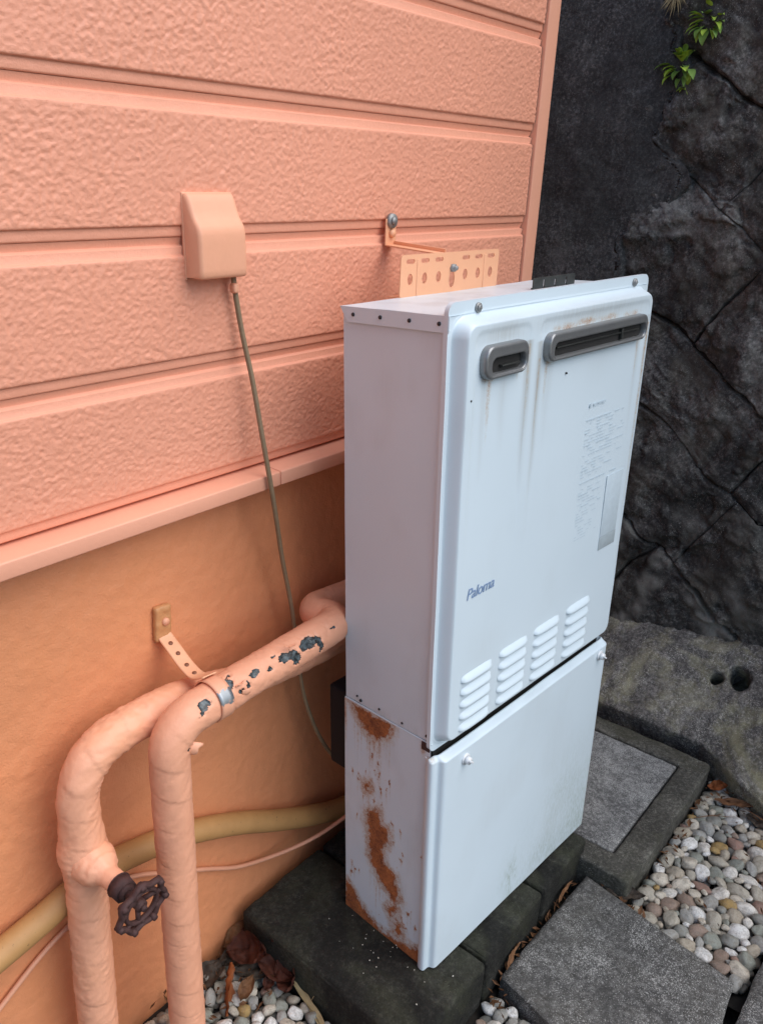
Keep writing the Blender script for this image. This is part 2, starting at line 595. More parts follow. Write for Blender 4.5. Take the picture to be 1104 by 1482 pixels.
def leaf_mat(name, a, b, rough=0.5, trans=0.15):
    g = G(name, rough + 0.2, spec=0.2)
    n = g.noise(60, 5, 0.65)
    c = g.mix(g.ramp(n, [(0.3, 0.0), (0.7, 1.0)]), a, b)
    return g.out(c, None, g.bump(g.noise(220, 4), 0.35, 0.001))


M['leaf_red'] = leaf_mat('dead_leaf_red', (0.035, 0.011, 0.008), (0.095, 0.03, 0.017))
M['leaf_brown'] = leaf_mat('dead_leaf_brown', (0.075, 0.034, 0.016), (0.19, 0.092, 0.042))
M['leaf_grey'] = leaf_mat('dead_leaf_grey', (0.028, 0.021, 0.016), (0.075, 0.058, 0.044))
M['leaf_orange'] = leaf_mat('dead_leaf_orange', (0.15, 0.045, 0.014), (0.27, 0.085, 0.027))
M['straw'] = leaf_mat('dry_grass', (0.26, 0.19, 0.095), (0.40, 0.31, 0.17))
M['green'] = leaf_mat('fresh_leaf', (0.28, 0.44, 0.04), (0.52, 0.66, 0.10), 0.4)
M['green_dark'] = leaf_mat('dark_leaf', (0.11, 0.23, 0.06), (0.30, 0.44, 0.09), 0.4)


def wrap_mat():
    g = G('peeling_pipe_wrap', 0.5)
    n1 = g.noise(12, 5, 0.6)
    base = g.mix(n1, (0.76, 0.35, 0.205), (0.82, 0.40, 0.25))
    base = g.mix(g.math('MULTIPLY', g.ramp(g.noise(45, 5, 0.7), [(0.5, 0.0), (0.75, 1.0)]), 0.3), base, (0.60, 0.25, 0.14))
    p = g.attr('peel')
    pf = g.math('ADD', p, g.math('MULTIPLY', g.math('SUBTRACT', g.noise(300, 5, 0.7), 0.5), 0.5))
    edge = g.ramp(pf, [(0.40, 0.0), (0.46, 1.0)])
    foil = g.mix(g.ramp(g.noise(140, 5, 0.7), [(0.42, 0.0), (0.62, 1.0)]), (0.009, 0.011, 0.012), (0.085, 0.115, 0.125))
    rim = g.ramp(pf, [(0.40, 0.0), (0.44, 1.0), (0.52, 1.0), (0.60, 0.0)])
    c = g.mix(edge, base, foil)
    c = g.mix(g.math('MULTIPLY', rim, 0.85), c, (0.018, 0.014, 0.012))
    return g.out(c, g.ramp(edge, [(0, 0.5), (1, 0.32)]), g.bump(g.math('ADD', g.noise(300, 3), g.math('MULTIPLY', edge, -2.0)), 0.3, 0.001))


M['peel'] = wrap_mat()


def hose_mat():
    g = G('weathered_hose', 0.6)
    n = g.noise(25, 6, 0.7)
    c = g.mix(n, (0.36, 0.185, 0.062), (0.52, 0.29, 0.11))
    c = g.mix(g.ramp(g.noise(160, 3, 0.6), [(0.66, 0.0), (0.74, 0.8)]), c, (0.12, 0.075, 0.03))
    return g.out(c, None, g.bump(n, 0.15, 0.001))


M['hose'] = hose_mat()

# ------------------------------------------------------------------ setting: ground
gnd = link('ground', grid_me('ground', np.stack(np.meshgrid(np.linspace(-25, 25, 3), np.linspace(-25, 25, 3), indexing='ij') + [np.full((3, 3), -0.135)], -1)), M['ground'])
tag(gnd, 'bare dark earth under the gravel', kind='structure')

# ------------------------------------------------------------------ the house wall
house = thing('house', 'salmon house wall of textured siding boards over a smooth painted foundation', 'house')
JOINT = [1.6664, 1.5192, 1.372, 1.2259, 1.0787, 0.9312, 0.7815]
X0, XT = -2.4, 0.6245
xs = np.concatenate([np.linspace(X0, -0.54, 60, endpoint=False), np.arange(-0.54, XT, 0.0017), [XT]])
for k in range(len(JOINT) - 1):
    zt, zb = JOINT[k], JOINT[k + 1]
    H = zt - zb
    # (distance under the top joint, depth outward in front of the texture plane, texture amount)
    prof = [(0.0004, -0.0042, 0), (0.002, -0.0044, 0), (0.0080, -0.0070, 0), (0.0087, -0.0068, 0), (0.0104, -0.0020, 0), (0.0110, -0.0016, 0),
            (0.0190, -0.0034, 0), (0.0200, -0.0012, 0), (0.0212, 0.0006, 0.25), (0.0222, 0.0010, 0.6)]
    nt = int((H - 0.0222 - 0.0135) / (0.0017 if zb < 1.45 else 0.005))
    prof += [(d, 0.0010, 1) for d in np.linspace(0.0242, H - 0.0148, nt)]
    prof += [(H - 0.0130, 0.0010, 0.6), (H - 0.0122, 0.0003, 0.2), (H - 0.0117, -0.0018, 0), (H - 0.0105, -0.0022, 0), (H - 0.006, -0.0020, 0),
             (H - 0.0022, -0.0020, 0), (H - 0.0008, -0.0023, 0), (H, -0.0034, 0), (H, -0.0140, 0)]
    pz = np.array([zt - p[0] for p in prof])
    pd = np.array([p[1] for p in prof])
    pt = np.array([p[2] for p in prof])
    XX, ZZ = np.meshgrid(xs, pz, indexing='ij')
    wx = XX + 0.0025 * pnoise(XX * 120, ZZ * 120, seed=5)
    wz = ZZ + 0.0025 * pnoise(XX * 120, ZZ * 120, seed=6)
    b1 = pnoise(wx * 140, wz * 185, seed=1)
    b2 = np.abs(pnoise(wx * 205, wz * 265, seed=2))
    b3 = pnoise(XX * 360 + 1.5 * b1, ZZ * 390, seed=8)
    tex = 0.0011 * b1 - 0.0027 * b2 + 0.0016 * np.abs(b3) + 0.0016 * np.abs(pnoise(wx * 120, wz * 150, seed=12)) + 0.0002
    tex *= 0.9 + 0.5 * pnoise(XX * 9, ZZ * 9, seed=9)
    d = pd[None, :] + 0.85 * tex * pt[None, :]
    P = np.stack([XX, -0.018 - d, ZZ], -1)
    link('siding_board', grid_me('siding_board', P, flip=True), M['siding'], house)

rbox('corner_trim', (0.038, 0.050, 1.16), (0.6457, 0.000, 1.335), M['trim'], house, 0.0025, (2, 2, 6))
# ledge (drip edge) in two lengths
for x0, x1 in ((-2.4, -0.0335), (-0.0322, 0.640)):
    L = x1 - x0

    def slope(P, N):
        P = P.copy()
        P[:, 2] += (P[:, 1] + 0.02) * 0.06 * (P[:, 2] > 0)
        return P
    rbox('drip_ledge', (L, 0.047, 0.0205), ((x0 + x1) / 2, -0.0265, 0.7655), M['trim'], house, 0.0022, (24, 3, 2), slope)
# dark backing behind the boards and the wall core
rbox('sheathing', (3.0, 0.012, 0.95), (-0.876, 0.002, 1.235), M['siding'], house, 0.001)
rbox('wall_core', (3.1, 0.20, 1.0), (-0.92, 0.125, 1.26), M['siding'], house, 0.001)
rbox('side_wall', (0.02, 2.2, 2.1), (0.640, 1.13, 0.70), M['siding'], house, 0.001)
# upper wall above the boards in view
rbox('upper_wall', (3.03, 0.03, 0.95), (-0.889, -0.003, 2.143), M['siding'], house, 0.002)
# foundation
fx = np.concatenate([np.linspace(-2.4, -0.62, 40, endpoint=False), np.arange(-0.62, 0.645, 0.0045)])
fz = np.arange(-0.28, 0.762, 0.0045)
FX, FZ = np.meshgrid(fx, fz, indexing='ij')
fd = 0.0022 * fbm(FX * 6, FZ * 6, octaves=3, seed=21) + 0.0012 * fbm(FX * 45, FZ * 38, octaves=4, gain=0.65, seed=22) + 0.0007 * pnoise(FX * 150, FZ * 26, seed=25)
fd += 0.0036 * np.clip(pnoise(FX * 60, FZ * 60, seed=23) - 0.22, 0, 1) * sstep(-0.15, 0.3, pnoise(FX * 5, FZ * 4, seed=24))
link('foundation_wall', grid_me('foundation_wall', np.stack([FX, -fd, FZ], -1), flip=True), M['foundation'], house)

# ------------------------------------------------------------------ retaining wall
rw = thing('retaining_wall', 'dark sloping stone retaining wall with diagonal joints beside the house', 'stone wall')
BAT = 0.06


def rwall(y, z, h):
    return np.stack([1.12 + BAT * (z - 0.1) - h, y, z], -1)


crack = np.array([(1.9, -0.03), (1.6, -0.02), (1.45, -0.035), (1.408, -0.047), (1.373, -0.071), (1.291, -0.046), (1.238, -0.035), (1.204, -0.067), (1.181, -0.094),
                  (1.149, -0.111), (1.087, -0.073), (1.064, -0.020), (1.031, 0.013), (0.969, 0.001), (0.90, 0.02), (0.75, 0.03), (0.5, 0.05), (0.0, 0.06)])[::-1]


def crack_y(z):
    return np.interp(z, crack[:, 0], crack[:, 1]) + 0.009 * fbm(z * 24, 3.3, octaves=5, gain=0.62, seed=31)


# dark bed behind the stones
by, bz = np.meshgrid(np.linspace(-2.2, 1.6, 40), np.linspace(-0.2, 2.3, 30), indexing='ij')
link('joint_bed', grid_me('joint_bed', rwall(by, bz, -0.020 + 0.004 * fbm(by * 9, bz * 9, seed=32))), M['joint'], rw)
# smooth rendered stretch
rz = np.arange(-0.1, 1.95, 0.006)
ru = np.concatenate([np.linspace(0, 0.03, 8, endpoint=False), np.linspace(0.03, 1, 110) ** 1.15])
RU, RZ = np.meshgrid(ru, rz, indexing='ij')
yc = crack_y(rz)[None, :]
RY = yc + RU * (1.0 - yc)
rh = 0.015 + 0.012 * fbm(RY * 5, RZ * 5, octaves=3, seed=33) + 0.0030 * fbm(RY * 40, RZ * 34, octaves=4, gain=0.62, seed=34)
rh = rh - 0.050 * (1 - sstep(0, 0.012, RU)) ** 1.5 * sstep(-0.35, 0.1, pnoise(RZ * 9, 1.7, seed=36))
link('render_coat', grid_me('render_coat', rwall(RY, RZ, rh)), M['mortar'], rw)

bands = [(-0.62, -0.25), (-0.25, 0.10), (0.10, 0.458), (0.458, 0.735), (0.735, 0.941), (0.941, 1.229), (1.229, 1.440), (1.440, 1.70), (1.70, 2.02), (2.02, 2.4)]
cross = [[-.9, -.4, .1], [-1.1, -.62, -.2, .2], [-1.2, -.75, -.42, .02, .5], [-1.1, -.55, -.05, .45], [-1.0, -.4, -.02, .62], [-.9, -.45, -.06, .333, .72],
         [-.8, -.28, .12, .515, .92], [-.6, -.10, .36, 1.0], [-.45, 0.04, .48, .86, 1.2], [-.2, .38, .78, 1.15]]


def de(d, e):
    z = (d + 0.72 * e) / 1.4536
    return np.array([e - 0.63 * z, z])


srng = np.random.default_rng(11)
for (d0, d1), es in zip(bands, cross):
    for e0, e1 in zip(es[:-1], es[1:]):
        jit = np.zeros((4, 2))
        c = [de(d0, e0) + jit[0], de(d0, e1) + jit[1], de(d1, e1) + jit[2], de(d1, e0) + jit[3]]
        cy = np.mean([p[0] for p in c])
        cz = np.mean([p[1] for p in c])
        if cy > 0.22 or cy < -1.25 or cz < -0.05 or cz > 1.85:
            continue
        vis = cy > -0.62
        n = 64 if vis else 16
        t = np.linspace(0, 1, n)
        t = 0.5 - 0.5 * np.cos(np.pi * t) * (0.75 + 0.25 * np.abs(np.cos(np.pi * t)))
        U, V = np.meshgrid(t, t, indexing='ij')
        g0 = 0.0035
        Yg = (1 - U) * (1 - V) * c[0][0] + U * (1 - V) * c[1][0] + U * V * c[2][0] + (1 - U) * V * c[3][0]
        Zg = (1 - U) * (1 - V) * c[0][1] + U * (1 - V) * c[1][1] + U * V * c[2][1] + (1 - U) * V * c[3][1]
        w = 0.010
        lu, lv = max(0.05, e1 - e0), d1 - d0
        wpy, wpz = pnoise(Yg * 9, Zg * 9, seed=47), pnoise(Yg * 9, Zg * 9, seed=48)
        Yg, Zg = Yg + 0.026 * wpy, Zg + 0.026 * wpz
        eu, ev = np.minimum(U, 1 - U) * lu * 0.85, np.minimum(V, 1 - V) * lv * 0.8
        ed = np.minimum(eu, ev)
        nn = 0.006 * fbm(Yg * 30, Zg * 30, octaves=3, seed=41)
        sd = int(srng.integers(100))
        h = 0.006 * sstep(0.0, 0.07, ed) + srng.uniform(-0.003, 0.005)
        h = h + 0.022 * fbm(Yg * 4.5, Zg * 4.5, octaves=2, seed=42) + 0.020 * np.abs(fbm(Yg * 12, Zg * 12, octaves=3, seed=43)) + 0.0060 * fbm(Yg * 55, Zg * 55, octaves=3, gain=0.65, seed=44)
        h = h + 0.011 * np.round(2.0 * fbm(Yg * 7 + Zg * 3, Zg * 7, octaves=2, seed=45))
        fill = 0.10 + 0.90 * sstep(-0.22, 0.22, pnoise(Yg * 5, Zg * 5, seed=46))
        h = h - 0.022 * fill * (1 - sstep(0.0, 0.0075, ev + nn)) - 0.014 * fill * (1 - sstep(0.0, 0.0045, eu + nn)) - 0.004 * (1 - sstep(0, 0.002, ed))
        pale = 0.9 * sstep(0.05, 0.3, fbm(Yg * 7, Zg * 7, octaves=4, seed=sd + 7)) * sstep(0.25, -0.2, Zg - 0.30) + 0.25 * sstep(0.2, 0.5, fbm(Yg * 10, Zg * 10, octaves=5, gain=0.65, seed=77))
        o = link('stone', grid_me('stone', rwall(Yg, Zg, h), flip=False, attrs={'pale': np.clip(pale, 0, 1)}), M['wall_stone'], rw)

# ------------------------------------------------------------------ the rock at the foot of the wall
rock = None
ry = np.concatenate([np.linspace(-1.3, -0.72, 30, endpoint=False), np.arange(-0.72, 0.10, 0.005), np.linspace(0.1, 0.5, 12)])
rv = np.linspace(0, 1, 96)
RYY, RV = np.meshgrid(ry, rv, indexing='ij')
topz = 0.118 + np.clip(-0.11 - RYY, -0.3, 0.5) * 0.13
frontx = np.interp(RYY, [-1.3, -0.8, -0.62, -0.53, -0.485, -0.44, -0.1, 0.5], [0.70, 0.755, 0.80, 0.845, 0.885, 0.905, 0.905, 0.90])
edgez = np.interp(RYY, [-1.0, -0.60, -0.50, -0.44, 0.2], [-0.05, -0.030, -0.022, -0.015, -0.015])
# profile: from the wall (v=0) down the slope to the front edge (v=.72), then down the face
ts = np.clip(RV / 0.74, 0, 1)
px_ = 1.17 + (frontx - 1.17) * ts
pz_ = topz + 0.02 + (edgez - topz - 0.02) * (ts ** 1.12)
td = np.clip((RV - 0.74) / 0.26, 0, 1)
px_ = px_ + np.where(td > 0, 0.012 * np.sin(td * np.pi * 0.5) + 0.01 * td, 0) * 1.0 - 0.012 * np.sin(np.clip(ts, 0, 1) * np.pi) * 0
pz_ = pz_ - td * 0.12
hh = 0.020 * fbm(RYY * 6, RV * 3, octaves=3, seed=51) + 0.006 * fbm(RYY * 26, RV * 9, octaves=3, seed=52) + 0.0028 * fbm(RYY * 85, RV * 30, octaves=3, gain=0.6, seed=53)
rx_ = px_ - hh * 0.55
rzz = pz_ + hh * 0.8
P = np.stack([rx_, RYY, rzz], -1)
# two drill holes: push the surface in along its normal
for (hy, hz), rr in (((-0.412, 0.081), 0.0145), ((-0.458, 0.098), 0.0255)):
    dist = np.sqrt((RYY - hy) ** 2 + ((rzz - hz) * 1.35) ** 2) + 0.006 * pnoise(RYY * 50, rzz * 50, seed=54)
    m = (1 - sstep(rr * 0.72, rr * 1.05, dist)) * (td <= 0)
    P[..., 0] += 0.07 * m
    P[..., 2] -= 0.075 * m
rock = link('rock', grid_me('rock', P), M['rock'])
tag(rock, 'big mossy grey rock with two round holes at the foot of the dark wall', 'rock')

# ------------------------------------------------------------------ concrete blocks, drain, pavers


def rough(amp, f, seed, flat=0.35):
    def fn(P, N):
        n1 = fbm(P[:, 0] * f + seed, P[:, 1] * f, P[:, 2] * f, octaves=4, gain=0.55, seed=seed)
        edge = np.clip(1 - np.abs(N).max(1), 0, 1)
        k = flat + 3.0 * edge
        return P + N * (amp * n1 * k - amp * 0.6 * edge * 3 * np.clip(pnoise(P[:, 0] * 30, P[:, 1] * 30, P[:, 2] * 30, seed + 9) + 0.2, 0, 1))[:, None]
    return fn


BL = [('wide dark mossy concrete block under the rusty side of the water heater', -0.117, 0.079, 0.0),
      ('dark concrete block under the middle of the heater front', 0.085, 0.268, -0.001),
      ('greenish concrete block under the heater, touching the drain frame', 0.2735, 0.443, -0.002)]
for lab, x0, x1, z in BL:
    b = rbox('concrete_block', (x1 - x0, 0.362, 0.10), ((x0 + x1) / 2, -0.204, z - 0.050), M['block'], None, 0.007, (50, 80, 16), rough(0.0042, 14, int(x0 * 100) + 20), seg=5)
    tag(b, lab, 'concrete block', 'concrete blocks under the water heater')

pit = thing('drain_pit', 'square concrete drain pit with a lid, between heater and rock', 'drain', (0.645, -0.255, -0.030))
fr = 0.052
for sx, sy, lx, ly in ((0, -1, 0.45, fr), (0, 1, 0.45, fr), (-1, 0, fr, 0.346), (1, 0, fr, 0.346)):
    pass


def square_loop(h, r, n=70):
    t = np.linspace(-1, 1, n, endpoint=False)
    o = np.ones(n)
    p = np.concatenate([np.column_stack([t, -o]), np.column_stack([o, t]), np.column_stack([-t, o]), np.column_stack([-o, -t])]) * h
    q = np.clip(p, -(h - r), h - r)
    d = p - q
    l = np.linalg.norm(d, axis=1, keepdims=True)
    return q + np.where(l > 1e-9, d / np.maximum(l, 1e-9) * np.minimum(l, r), 0)


def ring_frame():
    ho, hi = 0.225, 0.1735
    seq = [(ho, -0.115), (ho, -0.09), (ho, -0.06), (ho, -0.03), (ho, -0.012), (ho, -0.005), (ho - 0.0015, -0.0015), (ho - 0.005, 0)]
    seq += [(h, 0.0) for h in np.linspace(ho - 0.010, hi + 0.004, 9)] + [(hi + 0.001, -0.001), (hi, -0.004), (hi, -0.02), (hi, -0.05)]
    P = np.stack([np.column_stack([square_loop(h, max(0.003, 0.012 - (ho - h) * 0.3)), np.full(280, z)]) for h, z in seq], 0)
    nz = fbm(P[..., 0] * 24, P[..., 1] * 24, P[..., 2] * 24, octaves=4, gain=0.6, seed=61)
    P[..., 2] += 0.0018 * nz
    P[..., :2] *= (1 + 0.010 * nz * (np.abs(P[..., :2]).max(-1) > 0.21))[..., None]
    link('frame', grid_me('frame', P, wrap_v=True, flip=True), M['frame_c'], pit)


ring_frame()
rbox('lid', (0.339, 0.339, 0.05), (0.001, 0.0, -0.029), M['lid'], pit, 0.004, (50, 50, 6), rough(0.0016, 30, 70))
rbox('pit_floor', (0.36, 0.36, 0.02), (0, 0, -0.10), M['soil'], pit, 0.002)


def slab(name, corners, ztop, th, label, cat, mat, seed, n=60, r=0.006, hole=None):
    """a paving slab of four given corners (counter-clockwise seen from above)"""
    c = np.array(corners, float)
    ctr = c.mean(0)
    P, F = rbox_vf((2, 2, th), 0.0005, (n, n, 6), 3)
    u, v = (P[:, 0] + 1) / 2, (P[:, 1] + 1) / 2
    # remap so that the rounded rim keeps a metric width
    xy = ((1 - u) * (1 - v))[:, None] * c[0] + (u * (1 - v))[:, None] * c[1] + (u * v)[:, None] * c[2] + ((1 - u) * v)[:, None] * c[3]
    ed = np.minimum(np.minimum(u, 1 - u), np.minimum(v, 1 - v)) * np.linalg.norm(c[1] - c[0])
    z = P[:, 2].copy()
    top = z > th / 2 - 0.0006
    z = z + np.where(top, 0.0012 * fbm(xy[:, 0] * 30, xy[:, 1] * 30, octaves=4, seed=seed) - 0.004 * (1 - sstep(0, 0.008, ed + 0.004 * pnoise(xy[:, 0] * 50, xy[:, 1] * 50, seed=seed + 1))), 0)
    side = ~top
    nz = 0.0025 * fbm(xy[:, 0] * 22, xy[:, 1] * 22, z * 22, octaves=3, seed=seed + 3)
    dirn = (xy - ctr) / np.linalg.norm(xy - ctr, axis=1)[:, None]
    near = 1 - sstep(0, 0.02, ed)
    xy = xy + dirn * (nz * near)[:, None]
    if hole:
        hx, hy, hr = hole
        dd = np.sqrt(((xy[:, 0] - hx) / 1.0) ** 2 + ((xy[:, 1] - hy) / 0.6) ** 2)
        z = z - np.where(top, 0.05 * (1 - sstep(hr * 0.8, hr, dd)), 0)
    V = np.column_stack([xy - ctr, z])
    o = link(name, mesh_vf(name, V, F), mat)
    o.location = (ctr[0], ctr[1], ztop - th / 2)
    return tag(o, label, cat, 'grey paving slabs beside the heater')


slab('paving_slab', [(0.055, -0.712), (0.372, -0.682), (0.418, -0.404), (0.120, -0.393)], -0.060, 0.06, 'large square grey paving slab in front of the heater blocks', 'paving slab', M['paver'], 81)
slab('paving_slab', [(0.23, -1.02), (0.53, -0.99), (0.56, -0.704), (0.262, -0.706)], -0.062, 0.06, 'grey paving slab with an oval hole at the lower right corner', 'paving slab', M['paver'], 86, hole=(0.452, -0.735, 0.018))

# ------------------------------------------------------------------ pebbles


def pebble_mesh(seed):
    bm = bmesh.new()
    bmesh.ops.create_icosphere(bm, subdivisions=3, radius=1)
    co = np.array([v.co for v in bm.verts])
    n = 1 + 0.42 * fbm(co[:, 0] * 0.9 + seed * 3.1, co[:, 1] * 0.9, co[:, 2] * 0.9, octaves=3, gain=0.4, seed=seed)
    pr = np.random.default_rng(seed)
    for _ in range(3):
        q = pr.normal(size=3)
        q /= np.linalg.norm(q)
        lim = pr.uniform(0.72, 0.92)
        dq = (co * n[:, None]) @ q
        n = np.where(dq > lim, n * (lim + (dq - lim) * 0.25) / np.maximum(dq, 1e-6), n)
    pw = 1.0 + 0.12 * (seed % 3)
    for v, k in zip(bm.verts, n):
        v.co = v.co * k
    me = bpy.data.meshes.new('pebble')
    bm.to_mesh(me)
    bm.free()
    me.polygons.foreach_set('use_smooth', [True] * len(me.polygons))
    me.materials.append(M['pebble'])
    return me


PEB = [pebble_mesh(i) for i in range(10)]


def pack(inside, box, radii, tries, factor, r_):
    pts = []
    cell = 0.03
    H = {}
    x0, x1, y0, y1 = box
    for rad in radii:
        for _ in range(tries):
            x, y = r_.uniform(x0, x1), r_.uniform(y0, y1)
            if not inside(x, y, rad):
                continue
            ci, cj = int(x // cell), int(y // cell)
            ok = True
            for i in range(ci - 1, ci + 2):
                for j in range(cj - 1, cj + 2):
                    for (a, b, c) in H.get((i, j), ()):
                        if (a - x) ** 2 + (b - y) ** 2 < (factor * (c + rad)) ** 2:
                            ok = False
                            break
                    if not ok:
                        break
                if not ok:
                    break
            if ok:
                H.setdefault((ci, cj), []).append((x, y, rad))
                pts.append((x, y, rad))
                break
    return pts


def pebble_bed(label, poly, z, seed, rmin=0.006, rmax=0.0135, limit=300, count=1700, zfun=None):
    """a bed of loose pebbles: dark soil, a joined lower layer and single pebbles on top"""
    r_ = random.Random(seed)
    pl = np.array(poly)
    box = (pl[:, 0].min(), pl[:, 0].max(), pl[:, 1].min(), pl[:, 1].max())
    ctr = pl.mean(0)
    gx, gy = np.meshgrid(np.linspace(box[0] - .02, box[1] + .02, 30), np.linspace(box[2] - .02, box[3] + .02, 30), indexing='ij')
    bed = link('pebble_bed', grid_me('pebble_bed', np.stack([gx, gy, z - 0.026 + 0.005 * fbm(gx * 20, gy * 20, seed=seed)], -1)), M['soil'])
    tag(bed, label, kind='structure')

    def inside(x, y, rad):
        return float(poly_sd(np.array([x]), np.array([y]), poly)[0]) < -rad * 0.55
    rad = sorted([rmin + (rmax - rmin) * r_.random() ** 1.9 for _ in range(count)], reverse=True)
    top = pack(inside, box, rad, 14, 0.86, r_)
    low = pack(inside, box, [rmin + (rmax - rmin) * 0.6 * r_.random() for _ in range(count)], 10, 0.8, r_)
    cx, cy = -0.7, -0.7
    n = 0
    V, F = [], []
    base = np.array([v.co for v in PEB[0].vertices])
    bf = [tuple(p.vertices) for p in PEB[0].polygons]

    def place(x, y, rd, zz):
        s = Vector((rd * r_.uniform(1.05, 1.38), rd * r_.uniform(0.84, 1.02), rd * r_.uniform(0.6, 0.85)))
        e = Euler((r_.gauss(0, 0.28), r_.gauss(0, 0.28), r_.uniform(0, 6.28)))
        return Matrix.LocRotScale(Vector((x, y, zz)), e, s)
    extra = top[limit:]
    for k, (x, y, rd) in enumerate(top[:limit]):
        o = bpy.data.objects.new('pebble', PEB[r_.randrange(len(PEB))])
        col.objects.link(o)
        o.parent = bed
        o.matrix_local = place(x, y, rd, z + (zfun(x, y) if zfun else 0) - 0.4 * rd + r_.uniform(-0.003, 0.004))
    for (x, y, rd) in low + extra:
        m = np.array(place(x, y, rd, z + (zfun(x, y) if zfun else 0) - 0.017 + r_.uniform(-0.002, 0.003)))
        P = base @ m[:3, :3].T + m[:3, 3]
        o_ = len(V)
        V += [tuple(p) for p in P]
        F += [tuple(i + o_ for i in f) for f in bf]
    if V:
        o = link('lower_pebbles', mesh_vf('lower_pebbles', V, F), M['pebble_low'], bed)
        o['kind'] = 'stuff'
    return bed


def low_mat():
    g = G('lower_pebble', 0.6)
    c = g.ramp(g.voro(55, out='Color'), [(0.0, (0.10, 0.095, 0.08)), (0.4, (0.22, 0.20, 0.165)), (0.7, (0.13, 0.13, 0.115)), (1.0, (0.27, 0.21, 0.16))])
    return g.out(c, None, g.bump(g.noise(90, 5), 0.3, 0.001))


M['pebble_low'] = low_mat()
pebble_bed('bed of mixed river pebbles between the drain, the rock and the paving slabs',
           [(0.424, -0.486), (0.89, -0.486), (0.88, -0.60), (0.82, -0.78), (0.58, -0.79), (0.55, -0.702), (0.376, -0.698), (0.400, -0.52), (0.405, -0.47)], -0.078, 5, 0.0055, 0.0165)
pebble_bed('bed of pale pebbles and dead leaves between the pipes and the concrete block',
           [(-0.124, -0.02), (-0.124, -0.40), (-0.45, -0.40), (-0.46, -0.012)], -0.074, 9, 0.0065, 0.0125, limit=260, count=600)
pebble_bed('few pale pebbles in the gap between concrete block and paving slab',
           [(0.060, -0.392), (0.112, -0.392), (0.052, -0.70), (-0.10, -0.70), (-0.12, -0.40)], -0.088, 12, 0.0065, 0.0125, limit=120, count=350)

# ------------------------------------------------------------------ the water heater
heater = thing('water_heater', 'tall white wall water heater with steel exhaust vents and a rusty lower side', 'water heater',
               (0.0, -0.3121, 0.0025), (R(-1.50), R(-0.44), R(-3.936)))
ZS, ZT, DP, W = 0.427, 1.0, 0.165, 0.47
XL = 0.004


def zero(P):
    return np.zeros(P.shape[:-1])


def wattr(P, rust=None, grime=None, green=None):
    z = zero(P)
    return {'rust': z if rust is None else rust, 'grime': z if grime is None else grime, 'green': z if green is None else green}


# upper casing: left side as a fine sheet, the rest as plain boxes
sy = np.linspace(0.001, DP, 60)
sz = np.linspace(ZS + 0.0015, ZT - 0.002, 180)
SY, SZ = np.meshgrid(sy, sz, indexing='ij')
warp = 0.0012 * fbm(SY * 9, SZ * 5, octaves=2, seed=101)
Pm = np.stack([XL + warp, SY, SZ], -1)
gr = 0.12 * sstep(-0.05, 0.5, fbm(SY * 14, SZ * 8, octaves=4, seed=102)) + 0.25 * (1 - sstep(0, 0.02, SZ - ZS)) * sstep(-0.2, 0.4, fbm(SY * 60, SZ * 8, seed=103))
rs = np.zeros_like(SY)
for (py, pz) in ((0.1414, 0.4391), (0.0969, 0.4376), (0.0531, 0.4362), (0.0092, 0.4364)):
    rs = np.maximum(rs, 0.42 * np.exp(-((SY - py) / 0.0022) ** 2) * np.exp(-np.clip(pz - SZ, 0, 1) / 0.006) * (SZ < pz))
link('casing_side', grid_me('casing_side', Pm, attrs=wattr(Pm, rs, gr), flip=True), M['white'], heater)
mb = MB()
mb.box((0.002, DP - 0.001, ZT - ZS - 0.004), (0.466, DP / 2, (ZS + ZT) / 2))
mb.box((0.460, 0.002, ZT - ZS - 0.004), (0.235, DP - 0.001, (ZS + ZT) / 2))
mb.box((0.460, DP - 0.004, 0.002), (0.235, DP / 2, ZS + 0.0035))
mb.obj('casing', M['white'], heater)

# lid: top sheet plus the folded side flange with its chamfered corner
ly_ = np.linspace(-0.001, DP + 0.003, 40)
lx_ = np.linspace(0.0015, 0.4695, 90)
LX, LY = np.meshgrid(lx_, ly_, indexing='ij')
LZ = ZT + 0.0012 * fbm(LX * 8, LY * 8, octaves=2, seed=105)
Pm = np.stack([LX, LY, LZ], -1)
gr = 0.35 * sstep(-0.1, 0.5, fbm(LX * 16, LY * 16, octaves=5, seed=106))
lid = link('lid', grid_me('lid', Pm, attrs=wattr(Pm, None, gr)), M['white'], heater)
V = []
for x in (0.0015, 0.0005):
    V += [(x, -0.001, ZT), (x, DP + 0.003, ZT), (x, DP - 0.010, ZT - 0.0185), (x, -0.001, ZT - 0.0185)]
F = [(4, 7, 6, 5), (0, 1, 2, 3), (0, 4, 5, 1), (1, 5, 6, 2), (2, 6, 7, 3), (3, 7, 4, 0)]
link('side_flange', mesh_vf('side_flange', V, F, False), M['white'], lid)
for sy_ in (0.1452, 0.1008, 0.0559, 0.0128):
    mb = MB()
    mb.cyl((0.0007, sy_, ZT - 0.0090), (-0.0008, sy_, ZT - 0.0090), 0.0026, 0.0022, 10)
    link('side_screw', mesh_vf('side_screw', mb.V, mb.F), M['hole'], heater)
for k, (py, pz, rr) in enumerate(((0.1414, 0.4391, 0.0018), (0.1340, 0.4345, 0.0028), (0.0969, 0.4376, 0.0021), (0.0531, 0.4357, 0.0021), (0.0092, 0.4364, 0.0022))):
    mb = MB()
    mb.cyl((XL + 0.001, py, pz), (XL - 0.0015, py, pz), rr, rr * 0.8, 10)
    link('lower_screw', mesh_vf('lower_screw', mb.V, mb.F), M['hole'], heater)


